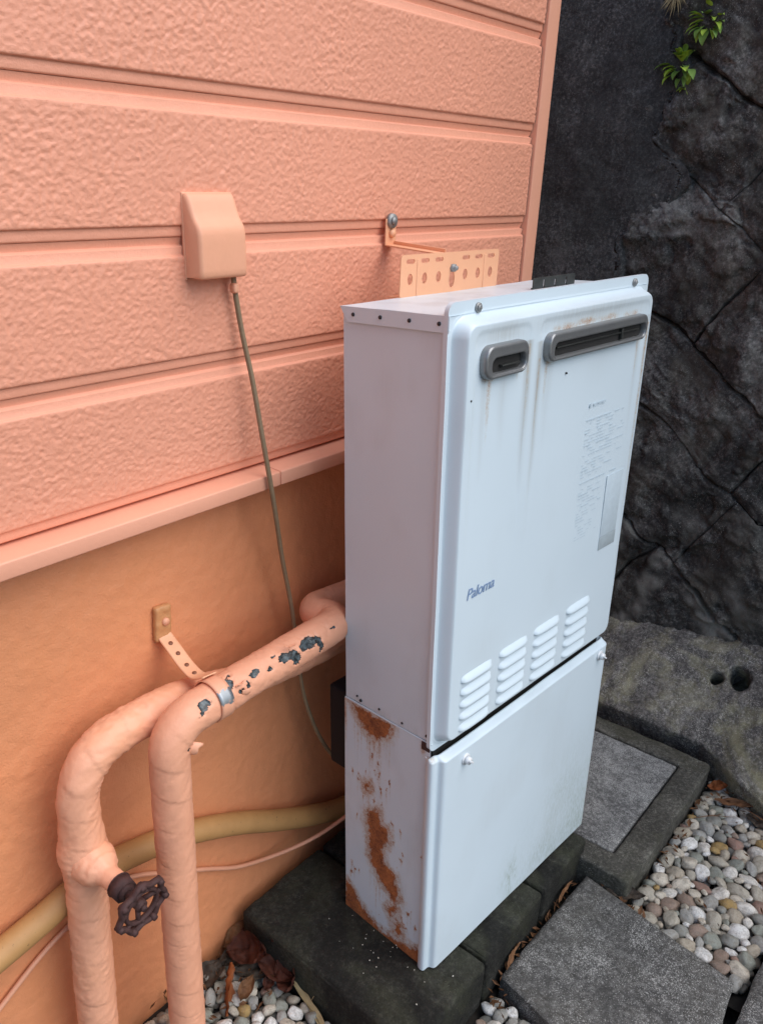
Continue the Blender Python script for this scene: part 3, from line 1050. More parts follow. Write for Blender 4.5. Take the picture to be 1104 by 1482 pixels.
# ---- upper front panel as one pressed sheet
def edges(a, b, fine, w, coarse):
    return np.concatenate([np.arange(a, a + w, fine), np.linspace(a + w, b - w, int((b - a - 2 * w) / coarse)), np.arange(b, b - w, -fine)[::-1]])


FX0, FX1, FZ0, FZ1 = 0.0, 0.474, 0.4135, 1.014
gx = edges(FX0, FX1, 0.0009, 0.030, 0.0021)
gz = edges(FZ0, FZ1, 0.0009, 0.032, 0.0021)
GX, GZ = np.meshgrid(gx, gz, indexing='ij')


def rr_sd(x, z, x0, x1, z0, z1, r):
    cx, cz, hx, hz = (x0 + x1) / 2, (z0 + z1) / 2, (x1 - x0) / 2 - r, (z1 - z0) / 2 - r
    qx, qz = np.abs(x - cx) - hx, np.abs(z - cz) - hz
    return np.hypot(np.maximum(qx, 0), np.maximum(qz, 0)) + np.minimum(np.maximum(qx, qz), 0) - r


# round the outer corners by pulling points onto the rounded outline
r0 = 0.012
ccx = np.clip(GX, FX0 + r0, FX1 - r0)
ccz = np.clip(GZ, FZ0 + r0, FZ1 - r0)
dx, dz = GX - ccx, GZ - ccz
dl = np.hypot(dx, dz)
cheb = np.maximum(np.abs(dx), np.abs(dz))
k_ = np.where(dl > 1e-9, cheb / np.maximum(dl, 1e-9), 1)
QX, QZ = ccx + dx * k_, ccz + dz * k_
sd = rr_sd(QX, QZ, 0.0085, 0.4665, 0.424, 0.996, 0.022)
raise_ = 1 - sstep(-0.009, 0.0035, sd)
depth = 0.018 * raise_ + 0.0006 * sstep(0.0, 0.002, -np.abs(sd - 0.004) + 0.002)
# shallow pressings around the exhaust openings
p1 = 1 - sstep(-0.004, 0.003, rr_sd(QX, QZ, 0.030, 0.141, 0.60, 0.980, 0.012))
p2 = 1 - sstep(-0.004, 0.003, rr_sd(QX, QZ, 0.163, 0.452, 0.56, 0.980, 0.012))
depth -= 0.0011 * p1 * sstep(0.62, 0.85, QZ) + 0.0011 * p2 * sstep(0.62, 0.85, QZ)
depth += 0.0011 * fbm(QX * 6, QZ * 6, octaves=2, seed=107)
Pm = np.stack([QX, -depth, QZ], -1)
# skirt: fold the rim back
# dirt and rust streaks under and over the openings
rust = np.zeros_like(QX)
grime = np.zeros_like(QX)


def blob(x, z, sx, sz):
    return np.exp(-((QX - x) / sx) ** 2 - ((QZ - z) / sz) ** 2)


def streak(x, z0, length, w, amt, target):
    wob = 0.0022 * pnoise(QZ * 18, x * 90, seed=111)
    t = np.clip((z0 - QZ) / length, 0, 1)
    s_ = np.exp(-((QX - x - wob) / (w * (1 - 0.4 * t))) ** 2) * (QZ < z0) * (1 - t) ** 0.8
    return np.maximum(target, amt * s_)


nz_ = fbm(QX * 55, QZ * 55, octaves=4, seed=112)
rust = np.maximum(rust, 0.40 * blob(0.225, 0.966, 0.030, 0.0055) * (1 + 0.8 * nz_))
rust = np.maximum(rust, 0.34 * blob(0.275, 0.968, 0.028, 0.0050) * (1 + 0.9 * nz_))
rust = np.maximum(rust, 0.34 * blob(0.330, 0.967, 0.030, 0.0050) * (1 + 0.9 * nz_))
rust = np.maximum(rust, 0.26 * blob(0.395, 0.966, 0.035, 0.0045) * (1 + 0.9 * nz_))
rust = np.maximum(rust, 0.50 * blob(0.059, 0.9255, 0.014, 0.0045))
rust = np.maximum(rust, 0.34 * blob(0.19, 0.927, 0.012, 0.005))
rust = np.maximum(rust, 0.28 * blob(0.43, 0.928, 0.010, 0.005))
rust = streak(0.060, 0.926, 0.095, 0.0050, 0.36, rust)
rust = streak(0.118, 0.928, 0.030, 0.003, 0.20, rust)
rust = streak(0.141, 0.955, 0.175, 0.0030, 0.26, rust)
rust = streak(0.166, 0.935, 0.165, 0.0034, 0.28, rust)
rust = streak(0.183, 0.930, 0.070, 0.004, 0.34, rust)
rust = streak(0.427, 0.930, 0.080, 0.0035, 0.34, rust)
rust = streak(0.4525, 0.95, 0.34, 0.0026, 0.36, rust)
grime = np.maximum(grime, 0.55 * blob(0.085, 0.974, 0.045, 0.016))
grime = np.maximum(grime, 0.5 * blob(0.30, 0.977, 0.15, 0.014))
for x_, z_, L_, w_, a_ in ((0.050, 0.926, 0.13, 0.006, 0.35), (0.090, 0.926, 0.10, 0.010, 0.26), (0.140, 0.96, 0.20, 0.0075, 0.75), (0.166, 0.955, 0.21, 0.0080, 0.80), (0.19, 0.925, 0.12, 0.010, 0.25),
                           (0.43, 0.925, 0.15, 0.006, 0.3), (0.4525, 0.96, 0.48, 0.004, 0.5), (0.32, 0.925, 0.05, 0.05, 0.12)):
    grime = streak(x_, z_, L_, w_, a_, grime)
grime = np.maximum(grime, 0.10 * sstep(0.0, 0.6, fbm(QX * 7, QZ * 5, octaves=4, seed=113)))
front = link('front_panel', grid_me('front_panel', Pm, attrs=wattr(Pm, rust, grime)), M['white'], heater)
# rim of the sheet
rim_i = [(i, 0) for i in range(len(gx))] + [(len(gx) - 1, j) for j in range(1, len(gz))] + [(i, len(gz) - 1) for i in range(len(gx) - 2, -1, -1)] + [(0, j) for j in range(len(gz) - 2, 0, -1)]
L0 = np.array([Pm[i, j] for i, j in rim_i])
Ls = [L0, L0 + [0, 0.0008, 0], L0 + [0, 0.006, 0]]
link('panel_rim', grid_me('panel_rim', np.stack(Ls, 0), wrap_v=True, flip=True), M['white'], front)


def rr_loop(cx, cz, w, h, r, n=8):
    out = []
    for (sx, sz, a0) in ((1, 1, 0), (-1, 1, 90), (-1, -1, 180), (1, -1, 270)):
        for k in range(n + 1):
            a = R(a0 + 90 * k / n)
            out.append((cx + sx * (w / 2 - r) + r * math.cos(a), cz + sz * (h / 2 - r) + r * math.sin(a)))
    return np.array(out)


def loops(name, seq, mat, parent, cap_last=False, flip=False):
    """seq of (loop, local y)"""
    P = np.stack([np.column_stack([l[:, 0], np.full(len(l), y), l[:, 1]]) for l, y in seq], 0)
    me = grid_me(name, P, wrap_v=True, flip=flip)
    return link(name, me, mat, parent)


def exhaust(x0, x1, z0, z1, ox0, ox1, oz0, oz1, fin):
    cx, cz, w, h = (x0 + x1) / 2, (z0 + z1) / 2, x1 - x0, z1 - z0
    ocx, ocz, ow, oh = (ox0 + ox1) / 2, (oz0 + oz1) / 2, ox1 - ox0, oz1 - oz0
    L = lambda d: rr_loop(cx, cz, w - d, h - d, (h - d) * 0.36)
    O = lambda d: rr_loop(ocx, ocz, ow + d, oh + d, (oh + d) * 0.45)
    v = loops('exhaust_vent', [(L(-0.001), -0.0160), (L(0.0), -0.0240), (L(0.0012), -0.0258), (L(0.004), -0.0268), (L(0.008), -0.0267), (O(0.006), -0.0262),
                               (O(0.003), -0.0264), (O(0.001), -0.0257), (O(0.0), -0.0245), (O(-0.001), -0.0188)], M['steel'], front, flip=True)
    b = rr_loop(ocx, ocz, ow, oh, oh * 0.45)
    mb = MB()
    mb.add([(p[0], -0.0189, p[1]) for p in b], [tuple(range(len(b)))[::-1]])
    mb.obj('vent_interior', M['soot'], v, False)
    mb = MB()
    if fin:
        mb.box((0.005, 0.004, oh * 0.8), (ox0 + ow * 0.74, -0.0215, ocz), 0.0005)
        mb.box((ow * 0.9, 0.003, 0.0018), (ocx, -0.0205, ocz + oh * 0.1), 0.0004)
    else:
        mb.box((ow * 0.55, 0.006, 0.0020), (ocx + ow * 0.1, -0.0215, ocz - oh * 0.1), 0.0004)
    mb.obj('vent_fin', M['dark_metal'], v)
    # dull shelf at the bottom of the opening
    return v


exhaust(0.0395, 0.1265, 0.9255, 0.9640, 0.0525, 0.1210, 0.9310, 0.9495, False)
exhaust(0.1725, 0.4345, 0.9280, 0.9635, 0.1855, 0.4295, 0.9325, 0.9510, True)

# louvres: five pressed slots in each of four columns
nu_, nv_ = 20, 9


def louver_me(L, Hh):
    u = np.linspace(-1, 1, nu_)
    prof = [(1.0, 0.0), (0.75, 0.0013), (0.4, 0.0033), (0.0, 0.0050), (-0.35, 0.0060), (-0.62, 0.0060), (-0.74, 0.0050), (-0.72, 0.0022), (-0.70, -0.0003)]
    P = np.zeros((nu_, nv_, 3))
    for i, a in enumerate(u):
        e = (1 - abs(a) ** 5) ** 0.6
        for j, (z, d) in enumerate(prof):
            P[i, j] = (a * L / 2, -0.0003 - d * e, (z * (0.55 + 0.45 * e)) * Hh / 2)
    return grid_me('louver', P)


LME = louver_me(0.0700, 0.0140)
LME.materials.append(M['white'])
for c0, z0 in ((0.0735, 0.5215), (0.1620, 0.5235), (0.2500, 0.5235), (0.3415, 0.5240)):
    for k in range(5):
        o = link('louver', LME, None, front)
        o.location = (c0, -0.0178, z0 - k * 0.0196)

# little screws and holes of the panel
for (sx_, sz_) in ((0.0534, 1.0045), (0.4290, 1.0050)):
    mb = MB()
    mb.cyl((sx_, 0.0, sz_), (sx_, -0.0022, sz_), 0.0058, 0.0056, 20)
    mb.cyl((sx_, -0.0022, sz_), (sx_, -0.0042, sz_), 0.0040, 0.0030, 20)
    mb.box((0.0052, 0.0008, 0.0010), (sx_, -0.0044, sz_), 0.0001)
    mb.box((0.0010, 0.0008, 0.0052), (sx_, -0.0044, sz_), 0.0001)
    mb.obj('panel_screw', M['zinc'], front)
for (sx_, sz_) in ((0.0251, 0.9045), (0.2332, 0.9060), (0.4605, 0.918)):
    mb = MB()
    mb.cyl((sx_, -0.0165, sz_), (sx_, -0.0189, sz_), 0.0016, 0.0013, 10)
    mb.obj('small_screw', M['hole'], front)

# lettering
tc = bpy.data.curves.new('logo', 'FONT')
tc.body = 'Paloma'
tc.size = 0.0235
tc.shear = 0.22
tc.offset = 0.0001
tc.space_character = 0.94
tc.resolution_u = 4
to = bpy.data.objects.new('logo_curve', tc)
dg = bpy.context.evaluated_depsgraph_get()
lm = bpy.data.meshes.new_from_object(to)
bpy.data.objects.remove(to)
xy = np.array([v.co for v in lm.vertices])
k_ = 0.060 / (xy[:, 0].max() - xy[:, 0].min())
for v in lm.vertices:
    v.co = Vector((0.0400 + (v.co.x - xy[:, 0].min()) * k_, -0.0188, 0.6425 + v.co.y * k_ * 1.02))
lm.name = 'logo'
link('logo', lm, M['logo'], front)

# faded notice: rows of tiny print
trng = random.Random(4)
mb = MB()


def row(x, x1, z, h, gap=0.3):
    while x < x1:
        w = trng.uniform(0.002, 0.011)
        if trng.random() > gap:
            mb.quad((x, -0.01855, z), (min(x + w, x1), -0.01855, z), (min(x + w, x1), -0.01855, z + h), (x, -0.01855, z + h))
        x += w + trng.uniform(0.0010, 0.003)


row(0.306, 0.313, 0.8470, 0.0055, 0)
row(0.317, 0.352, 0.8480, 0.0032, 0.1)
z = 0.828
for k in range(40):
    x_end = trng.uniform(0.36, 0.425) if k < 22 else trng.uniform(0.335, 0.372)
    if trng.random() > 0.12:
        row(0.303, x_end, z, 0.0009 if k % 4 else 0.0014, 0.35)
    z -= 0.0047
tx = mb.obj('printed_notice', M['text'], front, False)
tx['kind'] = 'stuff'
for (x0, x1, z0, z1, mname) in ((0.3845, 0.4350, 0.6265, 0.7280, 'sticker'), (0.3840, 0.4360, 0.6040, 0.6260, 'sticker_dark')):
    mb = MB()
    mb.box((x1 - x0, 0.0006, z1 - z0), ((x0 + x1) / 2, -0.0186, (z0 + z1) / 2), 0.0002)
    mb.obj('rating_label', M[mname], front)

# ---- lower cover: rusty side
sy = np.linspace(0.0, DP + 0.002, 140)
sz = np.linspace(0.0, ZS - 0.002, 350)
SY, SZ = np.meshgrid(sy, sz, indexing='ij')
wy = SY + 0.0055 * fbm(SY * 110, SZ * 110, octaves=4, gain=0.6, seed=121)
wz_ = SZ + 0.0075 * fbm(SY * 90, SZ * 90, octaves=4, gain=0.6, seed=122)
polys = [[(0.1559, 0.4235), (0.1440, 0.4245), (0.0712, 0.4255), (0.0696, 0.4173), (0.0812, 0.3951), (0.1015, 0.3813), (0.1227, 0.3846), (0.1342, 0.3946), (0.1443, 0.4105)],
         [(0.1187, 0.2345), (0.105, 0.246), (0.0926, 0.2544), (0.0894, 0.2294), (0.0736, 0.2279), (0.0744, 0.1998), (0.0856, 0.1792), (0.0778, 0.1536), (0.0574, 0.1461), (0.0555, 0.1289), (0.0477, 0.106), (0.0603, 0.0871),
          (0.0708, 0.0979), (0.0904, 0.1093), (0.1011, 0.1232), (0.115, 0.1479), (0.1153, 0.1836), (0.1185, 0.2096)],
         [(0.0761, 0.0668), (0.0573, 0.0851), (0.0500, 0.0790), (0.0555, 0.0702), (0.0698, 0.0523)],
         [(0.0564, 0.0498), (0.0433, 0.0532), (0.0397, 0.0305), (0.0617, 0.0209)],
         [(0.170, 0.0600), (0.1557, 0.059), (0.1412, 0.0393), (0.1139, 0.0191), (0.0887, 0.0060), (0.0554, 0.0120), (0.0165, 0.0263), (0.0013, 0.0337), (-0.005, 0.034), (-0.005, -0.01), (0.17, -0.01)],
         [(0.1264, 0.2865), (0.1119, 0.2955), (0.1132, 0.2788), (0.1234, 0.2723)]]
rust = np.zeros_like(SY)
halo = np.zeros_like(SY)
for k, pl in enumerate(polys):
    d_ = poly_sd(wy, wz_, pl)
    rust = np.maximum(rust, sstep(0.0055, -0.0090, d_) * 0.92)
    halo = np.maximum(halo, 0.46 * sstep(0.020, -0.002, d_ + 0.004 * fbm(SY * 160, SZ * 30, octaves=2, seed=140 + k)))
# rust bleeding downwards
dsz = sz[1] - sz[0]
bleed = np.zeros_like(rust)
acc = np.zeros(len(sy))
colw = 0.35 + 0.9 * np.clip(0.5 + fbm(sy * 140, 0.3, octaves=3, seed=123), 0, 1)
for j in range(len(sz) - 1, -1, -1):
    acc = np.maximum(acc * np.exp(-dsz / (0.050 * colw)), rust[:, j])
    bleed[:, j] = acc
streaks = 0.78 * bleed * np.clip(0.62 + 1.3 * fbm(SY * 300, SZ * 5, octaves=3, seed=124), 0.12, 1)
dots = [(0.1096, 0.3477), (0.0968, 0.3398), (0.1036, 0.3254), (0.0937, 0.3224), (0.1398, 0.289), (0.0728, 0.3185), (0.0904, 0.2931), (0.0793, 0.3014), (0.106, 0.286), (0.1043, 0.2656), (0.1413, 0.214),
        (0.0501, 0.2387), (0.0633, 0.2091), (0.0447, 0.1976), (0.0062, 0.219), (0.1556, 0.0867), (0.1364, 0.1011), (0.0247, 0.0969), (0.0313, 0.0841), (0.0168, 0.0711), (0.0812, 0.0151), (0.1355, 0.298),
        (0.128, 0.262), (0.150, 0.300), (0.096, 0.315), (0.0475, 0.183), (0.041, 0.062), (0.034, 0.052), (0.045, 0.068), (0.153, 0.108), (0.147, 0.098), (0.0655, 0.243), (0.122, 0.312), (0.087, 0.268)]
drg = np.random.default_rng(9)
for (py, pz) in dots:
    s1, s2 = drg.uniform(0.0011, 0.0026), drg.uniform(0.002, 0.0055)
    rust = np.maximum(rust, drg.uniform(0.62, 0.9) * np.exp(-((wy - py) / s1) ** 2 - ((wz_ - pz) / s2) ** 2))
    t_ = np.clip((pz - SZ) / drg.uniform(0.015, 0.05), 0, 1)
    streaks = np.maximum(streaks, 0.34 * np.exp(-((SY - py - 0.0006 * pnoise(SZ * 60, py * 99, seed=5)) / (s1 * 1.1)) ** 2) * (SZ < pz) * (1 - t_))
speck = sstep(0.46, 0.62, fbm(SY * 190, SZ * 150, octaves=2, seed=125)) * sstep(0.050, 0.0, np.abs(SY - 0.085 + 0.10 * (0.2 - SZ) * -0.3)) * 0.8 * (SZ < 0.33)
edge_r = 0.5 * np.exp(-((SY - DP - 0.001) / 0.004) ** 2) * sstep(0.30, 0.42, SZ) + 0.46 * np.exp(-((SY - 0.013) / 0.006) ** 2 - ((SZ - 0.414) / 0.012) ** 2)
rust = np.clip(np.maximum.reduce([rust, halo, streaks, speck, edge_r]), 0, 1)
warp = 0.0008 * fbm(SY * 8, SZ * 5, octaves=2, seed=126) + 0.0005 * sstep(0.5, 0.9, rust) * fbm(SY * 300, SZ * 300, octaves=2, seed=127)
Pm = np.stack([0.003 - warp, SY, SZ], -1)
gr = 0.18 * sstep(-0.05, 0.6, fbm(SY * 20, SZ * 10, octaves=4, seed=128))
lside = link('lower_side', grid_me('lower_side', Pm, attrs=wattr(Pm, rust, gr), flip=True), M['white'], heater)
lside['label'] = 'lower left side panel streaked with brown rust'
mb = MB()
mb.box((0.0025, DP + 0.002, 0.0030), (0.0040, DP / 2, ZS - 0.0010), 0.0006)
mb.obj('folded_edge', M['white'], lside)
mb = MB()
mb.box((0.002, DP, ZS - 0.006), (0.4660, DP / 2, ZS / 2), 0.0005)
mb.box((0.460, 0.002, ZS - 0.006), (0.235, DP, ZS / 2), 0.0005)
mb.box((0.455, 0.002, ZS - 0.010), (0.235, 0.008, ZS / 2), 0.0005)
mb.obj('lower_casing', M['white'], heater)
# dark gap between the covers, with the torn rusty corner
mb = MB()
mb.box((0.455, 0.006, 0.050), (0.238, 0.005, ZS - 0.018), 0.0005)
mb.obj('seam_gap', M['soot'], heater)
mb = MB()
mb.box((0.0012, 0.0145, 0.0130), (0.0022, 0.0085, ZS - 0.0075), 0.0004)
mb.obj('torn_corner', M['iron'], heater)

# ---- lower front panel: rolled left edge, groove, flat face, bevelled top
prof = [(-0.0015, 0.004), (-0.0032, 0.001), (-0.0038, -0.003), (-0.0030, -0.0065), (-0.0008, -0.0082), (0.0025, -0.0086), (0.0060, -0.0086), (0.0085, -0.0092), (0.0100, -0.0105),
        (0.0112, -0.0128), (0.0125, -0.0152), (0.0145, -0.0170), (0.0175, -0.0178), (0.0210, -0.0180)]
prof += [(x, -0.0180) for x in np.linspace(0.026, 0.455, 130)]
prof += [(0.4620, -0.0179), (0.4660, -0.0172), (0.4690, -0.0155), (0.4700, -0.0130), (0.4703, -0.006), (0.4700, 0.002)]
prof = np.array(prof)
pz = np.concatenate([[0.0005, 0.0015, 0.003], np.linspace(0.006, 0.3945, 130), np.linspace(0.396, 0.4070, 14)])
ktop = 1 - sstep(0.3990, 0.4075, pz) * 0.62
PX = np.repeat(prof[:, 0][:, None], len(pz), 1)
PY = prof[:, 1][:, None] * np.where(prof[:, 1][:, None] < 0, ktop[None, :], 1)
PZ = np.repeat(pz[None, :], len(prof), 0)
kx = sstep(0.4085, 0.4160, PZ)
PY = PY + 0.0011 * fbm(PX * 6, PZ * 6, octaves=2, seed=131)
PX = PX + 0.0  # straight edges
Pm = np.stack([PX, PY, PZ], -1)
gn = sstep(0.16, 0.42, PX) * sstep(0.30, 0.0, PZ + 0.10 * (0.45 - PX)) * np.clip(0.55 + 0.9 * fbm(PX * 9, PZ * 9, octaves=4, seed=132), 0, 1)
gn = np.maximum(gn, 0.9 * np.exp(-((PX - 0.22) / 0.03) ** 2 - ((PZ - 0.03) / 0.06) ** 2) * np.clip(0.5 + fbm(PX * 60, PZ * 30, octaves=3, seed=133), 0, 1))
gn = np.clip(gn * 0.95, 0, 1)
gr = 0.10 * sstep(0, 0.6, fbm(PX * 8, PZ * 6, octaves=4, seed=134)) + 0.16 * sstep(0.35, 0.1, PZ) * sstep(0.2, 0.42, PX)
rs = 0.35 * np.exp(-((PX - 0.002) / 0.006) ** 2 - ((PZ - 0.409) / 0.010) ** 2)
lfront = link('lower_panel', grid_me('lower_panel', Pm, attrs=wattr(Pm, rs, gr, gn)), M['white'], heater)
# return of the top edge
top_e = Pm[:, -1, :]
link('panel_fold', grid_me('panel_fold', np.stack([top_e, np.column_stack([top_e[:, 0], top_e[:, 1] + 0.0018, top_e[:, 2] - 0.0004])], 0), flip=True), M['white'], lfront)
for (sx_, sz_) in ((0.0600, 0.3820), (0.4420, 0.3880)):
    mb = MB()
    mb.cyl((sx_, -0.0175, sz_), (sx_, -0.0205, sz_), 0.0090, 0.0086, 20)
    mb.cyl((sx_, -0.0205, sz_), (sx_, -0.0270, sz_), 0.0062, 0.0056, 18)
    mb.box((0.0105, 0.0060, 0.0028), (sx_, -0.0275, sz_), 0.0008, Euler((0, R(35), 0)))
    mb.obj('thumb_screw', M['knob'], lfront)

# dark slotted bracket standing on the lid
V_slots = []
mb = MB()
bx0, bx1, bz0, bz1, byy = 0.300, 0.412, ZT + 0.0005, ZT + 0.0155, 0.085
xs_ = [bx0, bx0 + 0.026, bx0 + 0.0295, bx0 + 0.056, bx0 + 0.0595, bx0 + 0.086, bx0 + 0.0895, bx1]
for a, b in zip(xs_[::2], xs_[1::2]):
    mb.box((b - a, 0.0018, bz1 - bz0), ((a + b) / 2, byy, (bz0 + bz1) / 2), 0.0004)
for a, b in ((xs_[1], xs_[2]), (xs_[3], xs_[4]), (xs_[5], xs_[6])):
    mb.box((b - a + 0.0002, 0.0018, 0.0035), ((a + b) / 2, byy, bz1 - 0.0018), 0.0002)
mb.box((bx1 - bx0, 0.0018, 0.002), ((bx0 + bx1) / 2, byy + 0.002, bz0 + 0.0008), 0.0004)
mb.obj('slotted_bracket', M['dark_metal'], heater)
# dark junction box at the back
jb = rbox('junction_box', (0.150, 0.055, 0.150), (0.093, 0.190, 0.345), M['black_plastic'], heater, 0.006)
mb = MB()
mb.box((0.010, 0.004, 0.012), (0.012, 0.160, 0.408), 0.0015)
mb.obj('white_tab', M['knob'], jb)


# ------------------------------------------------------------------ perforated plate and wall arm
def holed_plate(name, outline, holes, th, mat, parent):
    cu = bpy.data.curves.new(name, 'CURVE')
    cu.dimensions = '2D'
    cu.fill_mode = 'BOTH'
    cu.extrude = th / 2
    for pts in [outline] + holes:
        sp = cu.splines.new('POLY')
        sp.points.add(len(pts) - 1)
        for p, q in zip(sp.points, pts):
            p.co = (q[0], q[1], 0, 1)
        sp.use_cyclic_u = True
    tmp = bpy.data.objects.new('tmp', cu)
    me = bpy.data.meshes.new_from_object(tmp)
    bpy.data.objects.remove(tmp)
    me.name = name
    return link(name, me, mat, parent)


def ell(cx, cy, rx, ry, n=14):
    return [(cx + rx * math.cos(2 * math.pi * k / n), cy + ry * math.sin(2 * math.pi * k / n)) for k in range(n)]


pl = thing('perforated_bracket', 'peach perforated steel plate standing on the back edge of the heater top', 'bracket',
           (0.213 * math.cos(R(-3.936)) + 0.010, -0.3121 + 0.164 + 0.027 - 0.213 * math.sin(R(3.936)), 1.025), (0, 0, R(-3.936)))
outline = [tuple(p) for p in rr_loop(0, 0, 0.219, 0.054, 0.005, 4)]
holes = []
for k in range(7):
    x = -0.090 + 0.030 * k
    if k == 3:
        holes.append(ell(x, -0.009, 0.0062, 0.0115))
        continue
    holes.append(ell(x, -0.004, 0.0052, 0.0074))
    holes.append([tuple(p) for p in rr_loop(x, 0.0185, 0.017, 0.0058, 0.0027, 3)])
p_ = holed_plate('plate', outline, holes, 0.0016, M['plate'], pl)
p_.rotation_euler = (R(90), 0, 0)
for x in (-0.075, 0.075):
    rbox('pressed_rib', (0.0042, 0.0024, 0.046), (x, -0.0006, -0.002), M['plate'], pl, 0.0010)
mb = MB()
mb.cyl((0.0, 0.002, 0.006), (0.0, -0.0050, 0.006), 0.0060, 0.0056, 6)
mb.cyl((0.0, 0.002, 0.006), (0.0, -0.0090, 0.006), 0.0032, 0.0030, 12)
mb.obj('bolt', M['zinc'], pl)
mb = MB()
mb.box((0.219, 0.020, 0.0016), (0, 0.010, -0.0262), 0.0005)
mb.obj('foot', M['plate'], pl)

arm = thing('wall_brace', 'painted flat steel arm bolted to the siding behind the perforated plate', 'bracket', (0.224, -0.020, 1.062))
rbox('wall_tab', (0.024, 0.0022, 0.036), (0, -0.0045, 0.012), M['plate'], arm, 0.0008)
a0, a1 = np.array([0.0, -0.004, -0.006]), np.array([-0.018, -0.108, -0.012])
mb = MB()
dirv = Vector(a1 - a0)
mb.box((0.020, dirv.length, 0.0020), tuple((a0 + a1) / 2), 0.0005, dirv.to_track_quat('Y', 'Z').to_euler())
mb.box((0.0022, dirv.length, 0.0060), tuple((a0 + a1) / 2 + np.array([0.0095, 0, 0.0028])), 0.0005, dirv.to_track_quat('Y', 'Z').to_euler())
mb.obj('strut', M['plate'], arm)
mb = MB()
mb.cyl((0, -0.004, 0.027), (0, -0.0095, 0.027), 0.0105, 0.0098, 18)
mb.cyl((0, -0.0095, 0.027), (0, -0.0125, 0.027), 0.006, 0.0045, 12)
mb.obj('screw_head', M['zinc'], arm)
mb = MB()
mb.cyl((0.001, -0.005, 0.010), (0.001, -0.0105, 0.010), 0.0065, 0.0050, 12)
mb.obj('painted_bolt', M['plate'], arm)

# ------------------------------------------------------------------ outlet cover and its cord
ob = thing('outlet_cover', 'painted plastic outlet hood on the siding with a cord hanging out', 'outlet', (-0.1165, -0.018, 1.077))
wv = np.linspace(-1, 1, 30)
side = [(0.0, 0.047), (0.008, 0.0475), (0.0125, 0.0465), (0.017, 0.043), (0.0215, 0.037), (0.0260, 0.030), (0.0310, 0.0235), (0.0370, 0.0180), (0.0425, 0.0140), (0.0462, 0.0095), (0.0478, 0.003), (0.0482, -0.006),
        (0.0484, -0.020), (0.0486, -0.034), (0.0482, -0.0395), (0.0462, -0.0425), (0.0435, -0.0438), (0.030, -0.0440), (0.0, -0.0440)]
P = np.zeros((30, len(side), 3))
for i, a in enumerate(wv):
    for j, (d, z) in enumerate(side):
        ed = max(0, abs(a) - 0.86) / 0.14
        k = math.sqrt(max(0, 1 - ed * ed))
        w_ = 0.0365
        shrink = (1 - k) * 0.0065
        P[i, j] = (a * w_, -0.60 * (max(d - shrink, 0) if d > 0.01 else d * (0.55 + .45 * k)), z * (1 - 0.03 * (1 - k)))
# close the ends
Pe = [np.stack([np.full(len(side), s * 0.0365), np.zeros(len(side)), [q[1] for q in side]], 1) for s in (-1, 1)]
P = np.concatenate([Pe[0][None], P, Pe[1][None]], 0)
link('hood', grid_me('hood', P, flip=True), M['fitting'], ob)
rbox('back_plate', (0.0750, 0.0040, 0.0940), (0, -0.0008, 0.0015), M['fitting'], ob, 0.0012)
mb = MB()
mb.box((0.009, 0.010, 0.012), (0.0265, -0.014, -0.058), 0.003)
mb.obj('cord_grip', M['fitting'], ob)

cp, ct = spline([(-0.0895, -0.030, 1.045), (-0.0880, -0.030, 1.020), (-0.080, -0.032, 0.966), (-0.072, -0.040, 0.905), (-0.068, -0.052, 0.830), (-0.0615, -0.0575, 0.772), (-0.050, -0.055, 0.720), (-0.028, -0.045, 0.640),
                 (-0.004, -0.040, 0.545), (0.008, -0.040, 0.455), (0.021, -0.044, 0.368), (0.053, -0.052, 0.275), (0.105, -0.060, 0.195), (0.17, -0.075, 0.15)], 0.004)
cord = tube('power_cord', cp, 0.0034, 10, M['cord'])
tag(cord, 'thin brown power cord hanging from the outlet hood down behind the pipe', 'cord')

# ------------------------------------------------------------------ wrapped pipes


def wrapped(path, t, r, nseg, seed, pitch=0.026, ridge=0.0010, wrinkle=0.0009, bulges=()):
    a = np.linspace(0, 2 * np.pi, nseg, endpoint=False)
    ph = t[:, None] / pitch + a[None, :] / (2 * np.pi) + 0.75 * pnoise(t[:, None] * 11, 0.5, seed=seed + 2) + 0.06 * pnoise(t[:, None] * 60, np.cos(a)[None, :], np.sin(a)[None, :], seed=seed + 3)
    f = ph - np.floor(ph)
    hgt = ridge * (sstep(0.0, 0.05, f) * (1 - 0.85 * f)) - 0.6 * ridge * np.exp(-((f - 0.0) / 0.035) ** 2)
    ca, sa = np.cos(a)[None, :], np.sin(a)[None, :]
    hgt = hgt * (0.25 + 0.95 * sstep(-0.2, 0.25, pnoise(t[:, None] * 20, ca * 0.8, sa * 0.8, seed=seed + 9)))
    w = wrinkle * fbm(t[:, None] * 75 + 0.6 * np.sin(a)[None, :] * 3, ca * 1.4, sa * 1.4, octaves=3, gain=0.55, seed=seed)
    w = w + 0.0008 * fbm(t[:, None] * 16, ca * 1.0, sa * 1.0, octaves=2, seed=seed + 1)
    fold = pnoise(t[:, None] * 150 + 1.2 * ca, ca * 0.9 + sa * 0.5, sa * 0.9, seed=seed + 4)
    w = w - 0.9 * wrinkle * np.exp(-(fold / 0.09) ** 2) * sstep(-0.1, 0.3, pnoise(t[:, None] * 9, ca * 0.9, sa * 0.9, seed=seed + 6))
    rad = r + hgt + w
    for (t0, tw, amp) in bulges:
        rad = rad + amp * np.exp(-((t - t0) / tw) ** 2)[:, None]
    return rad


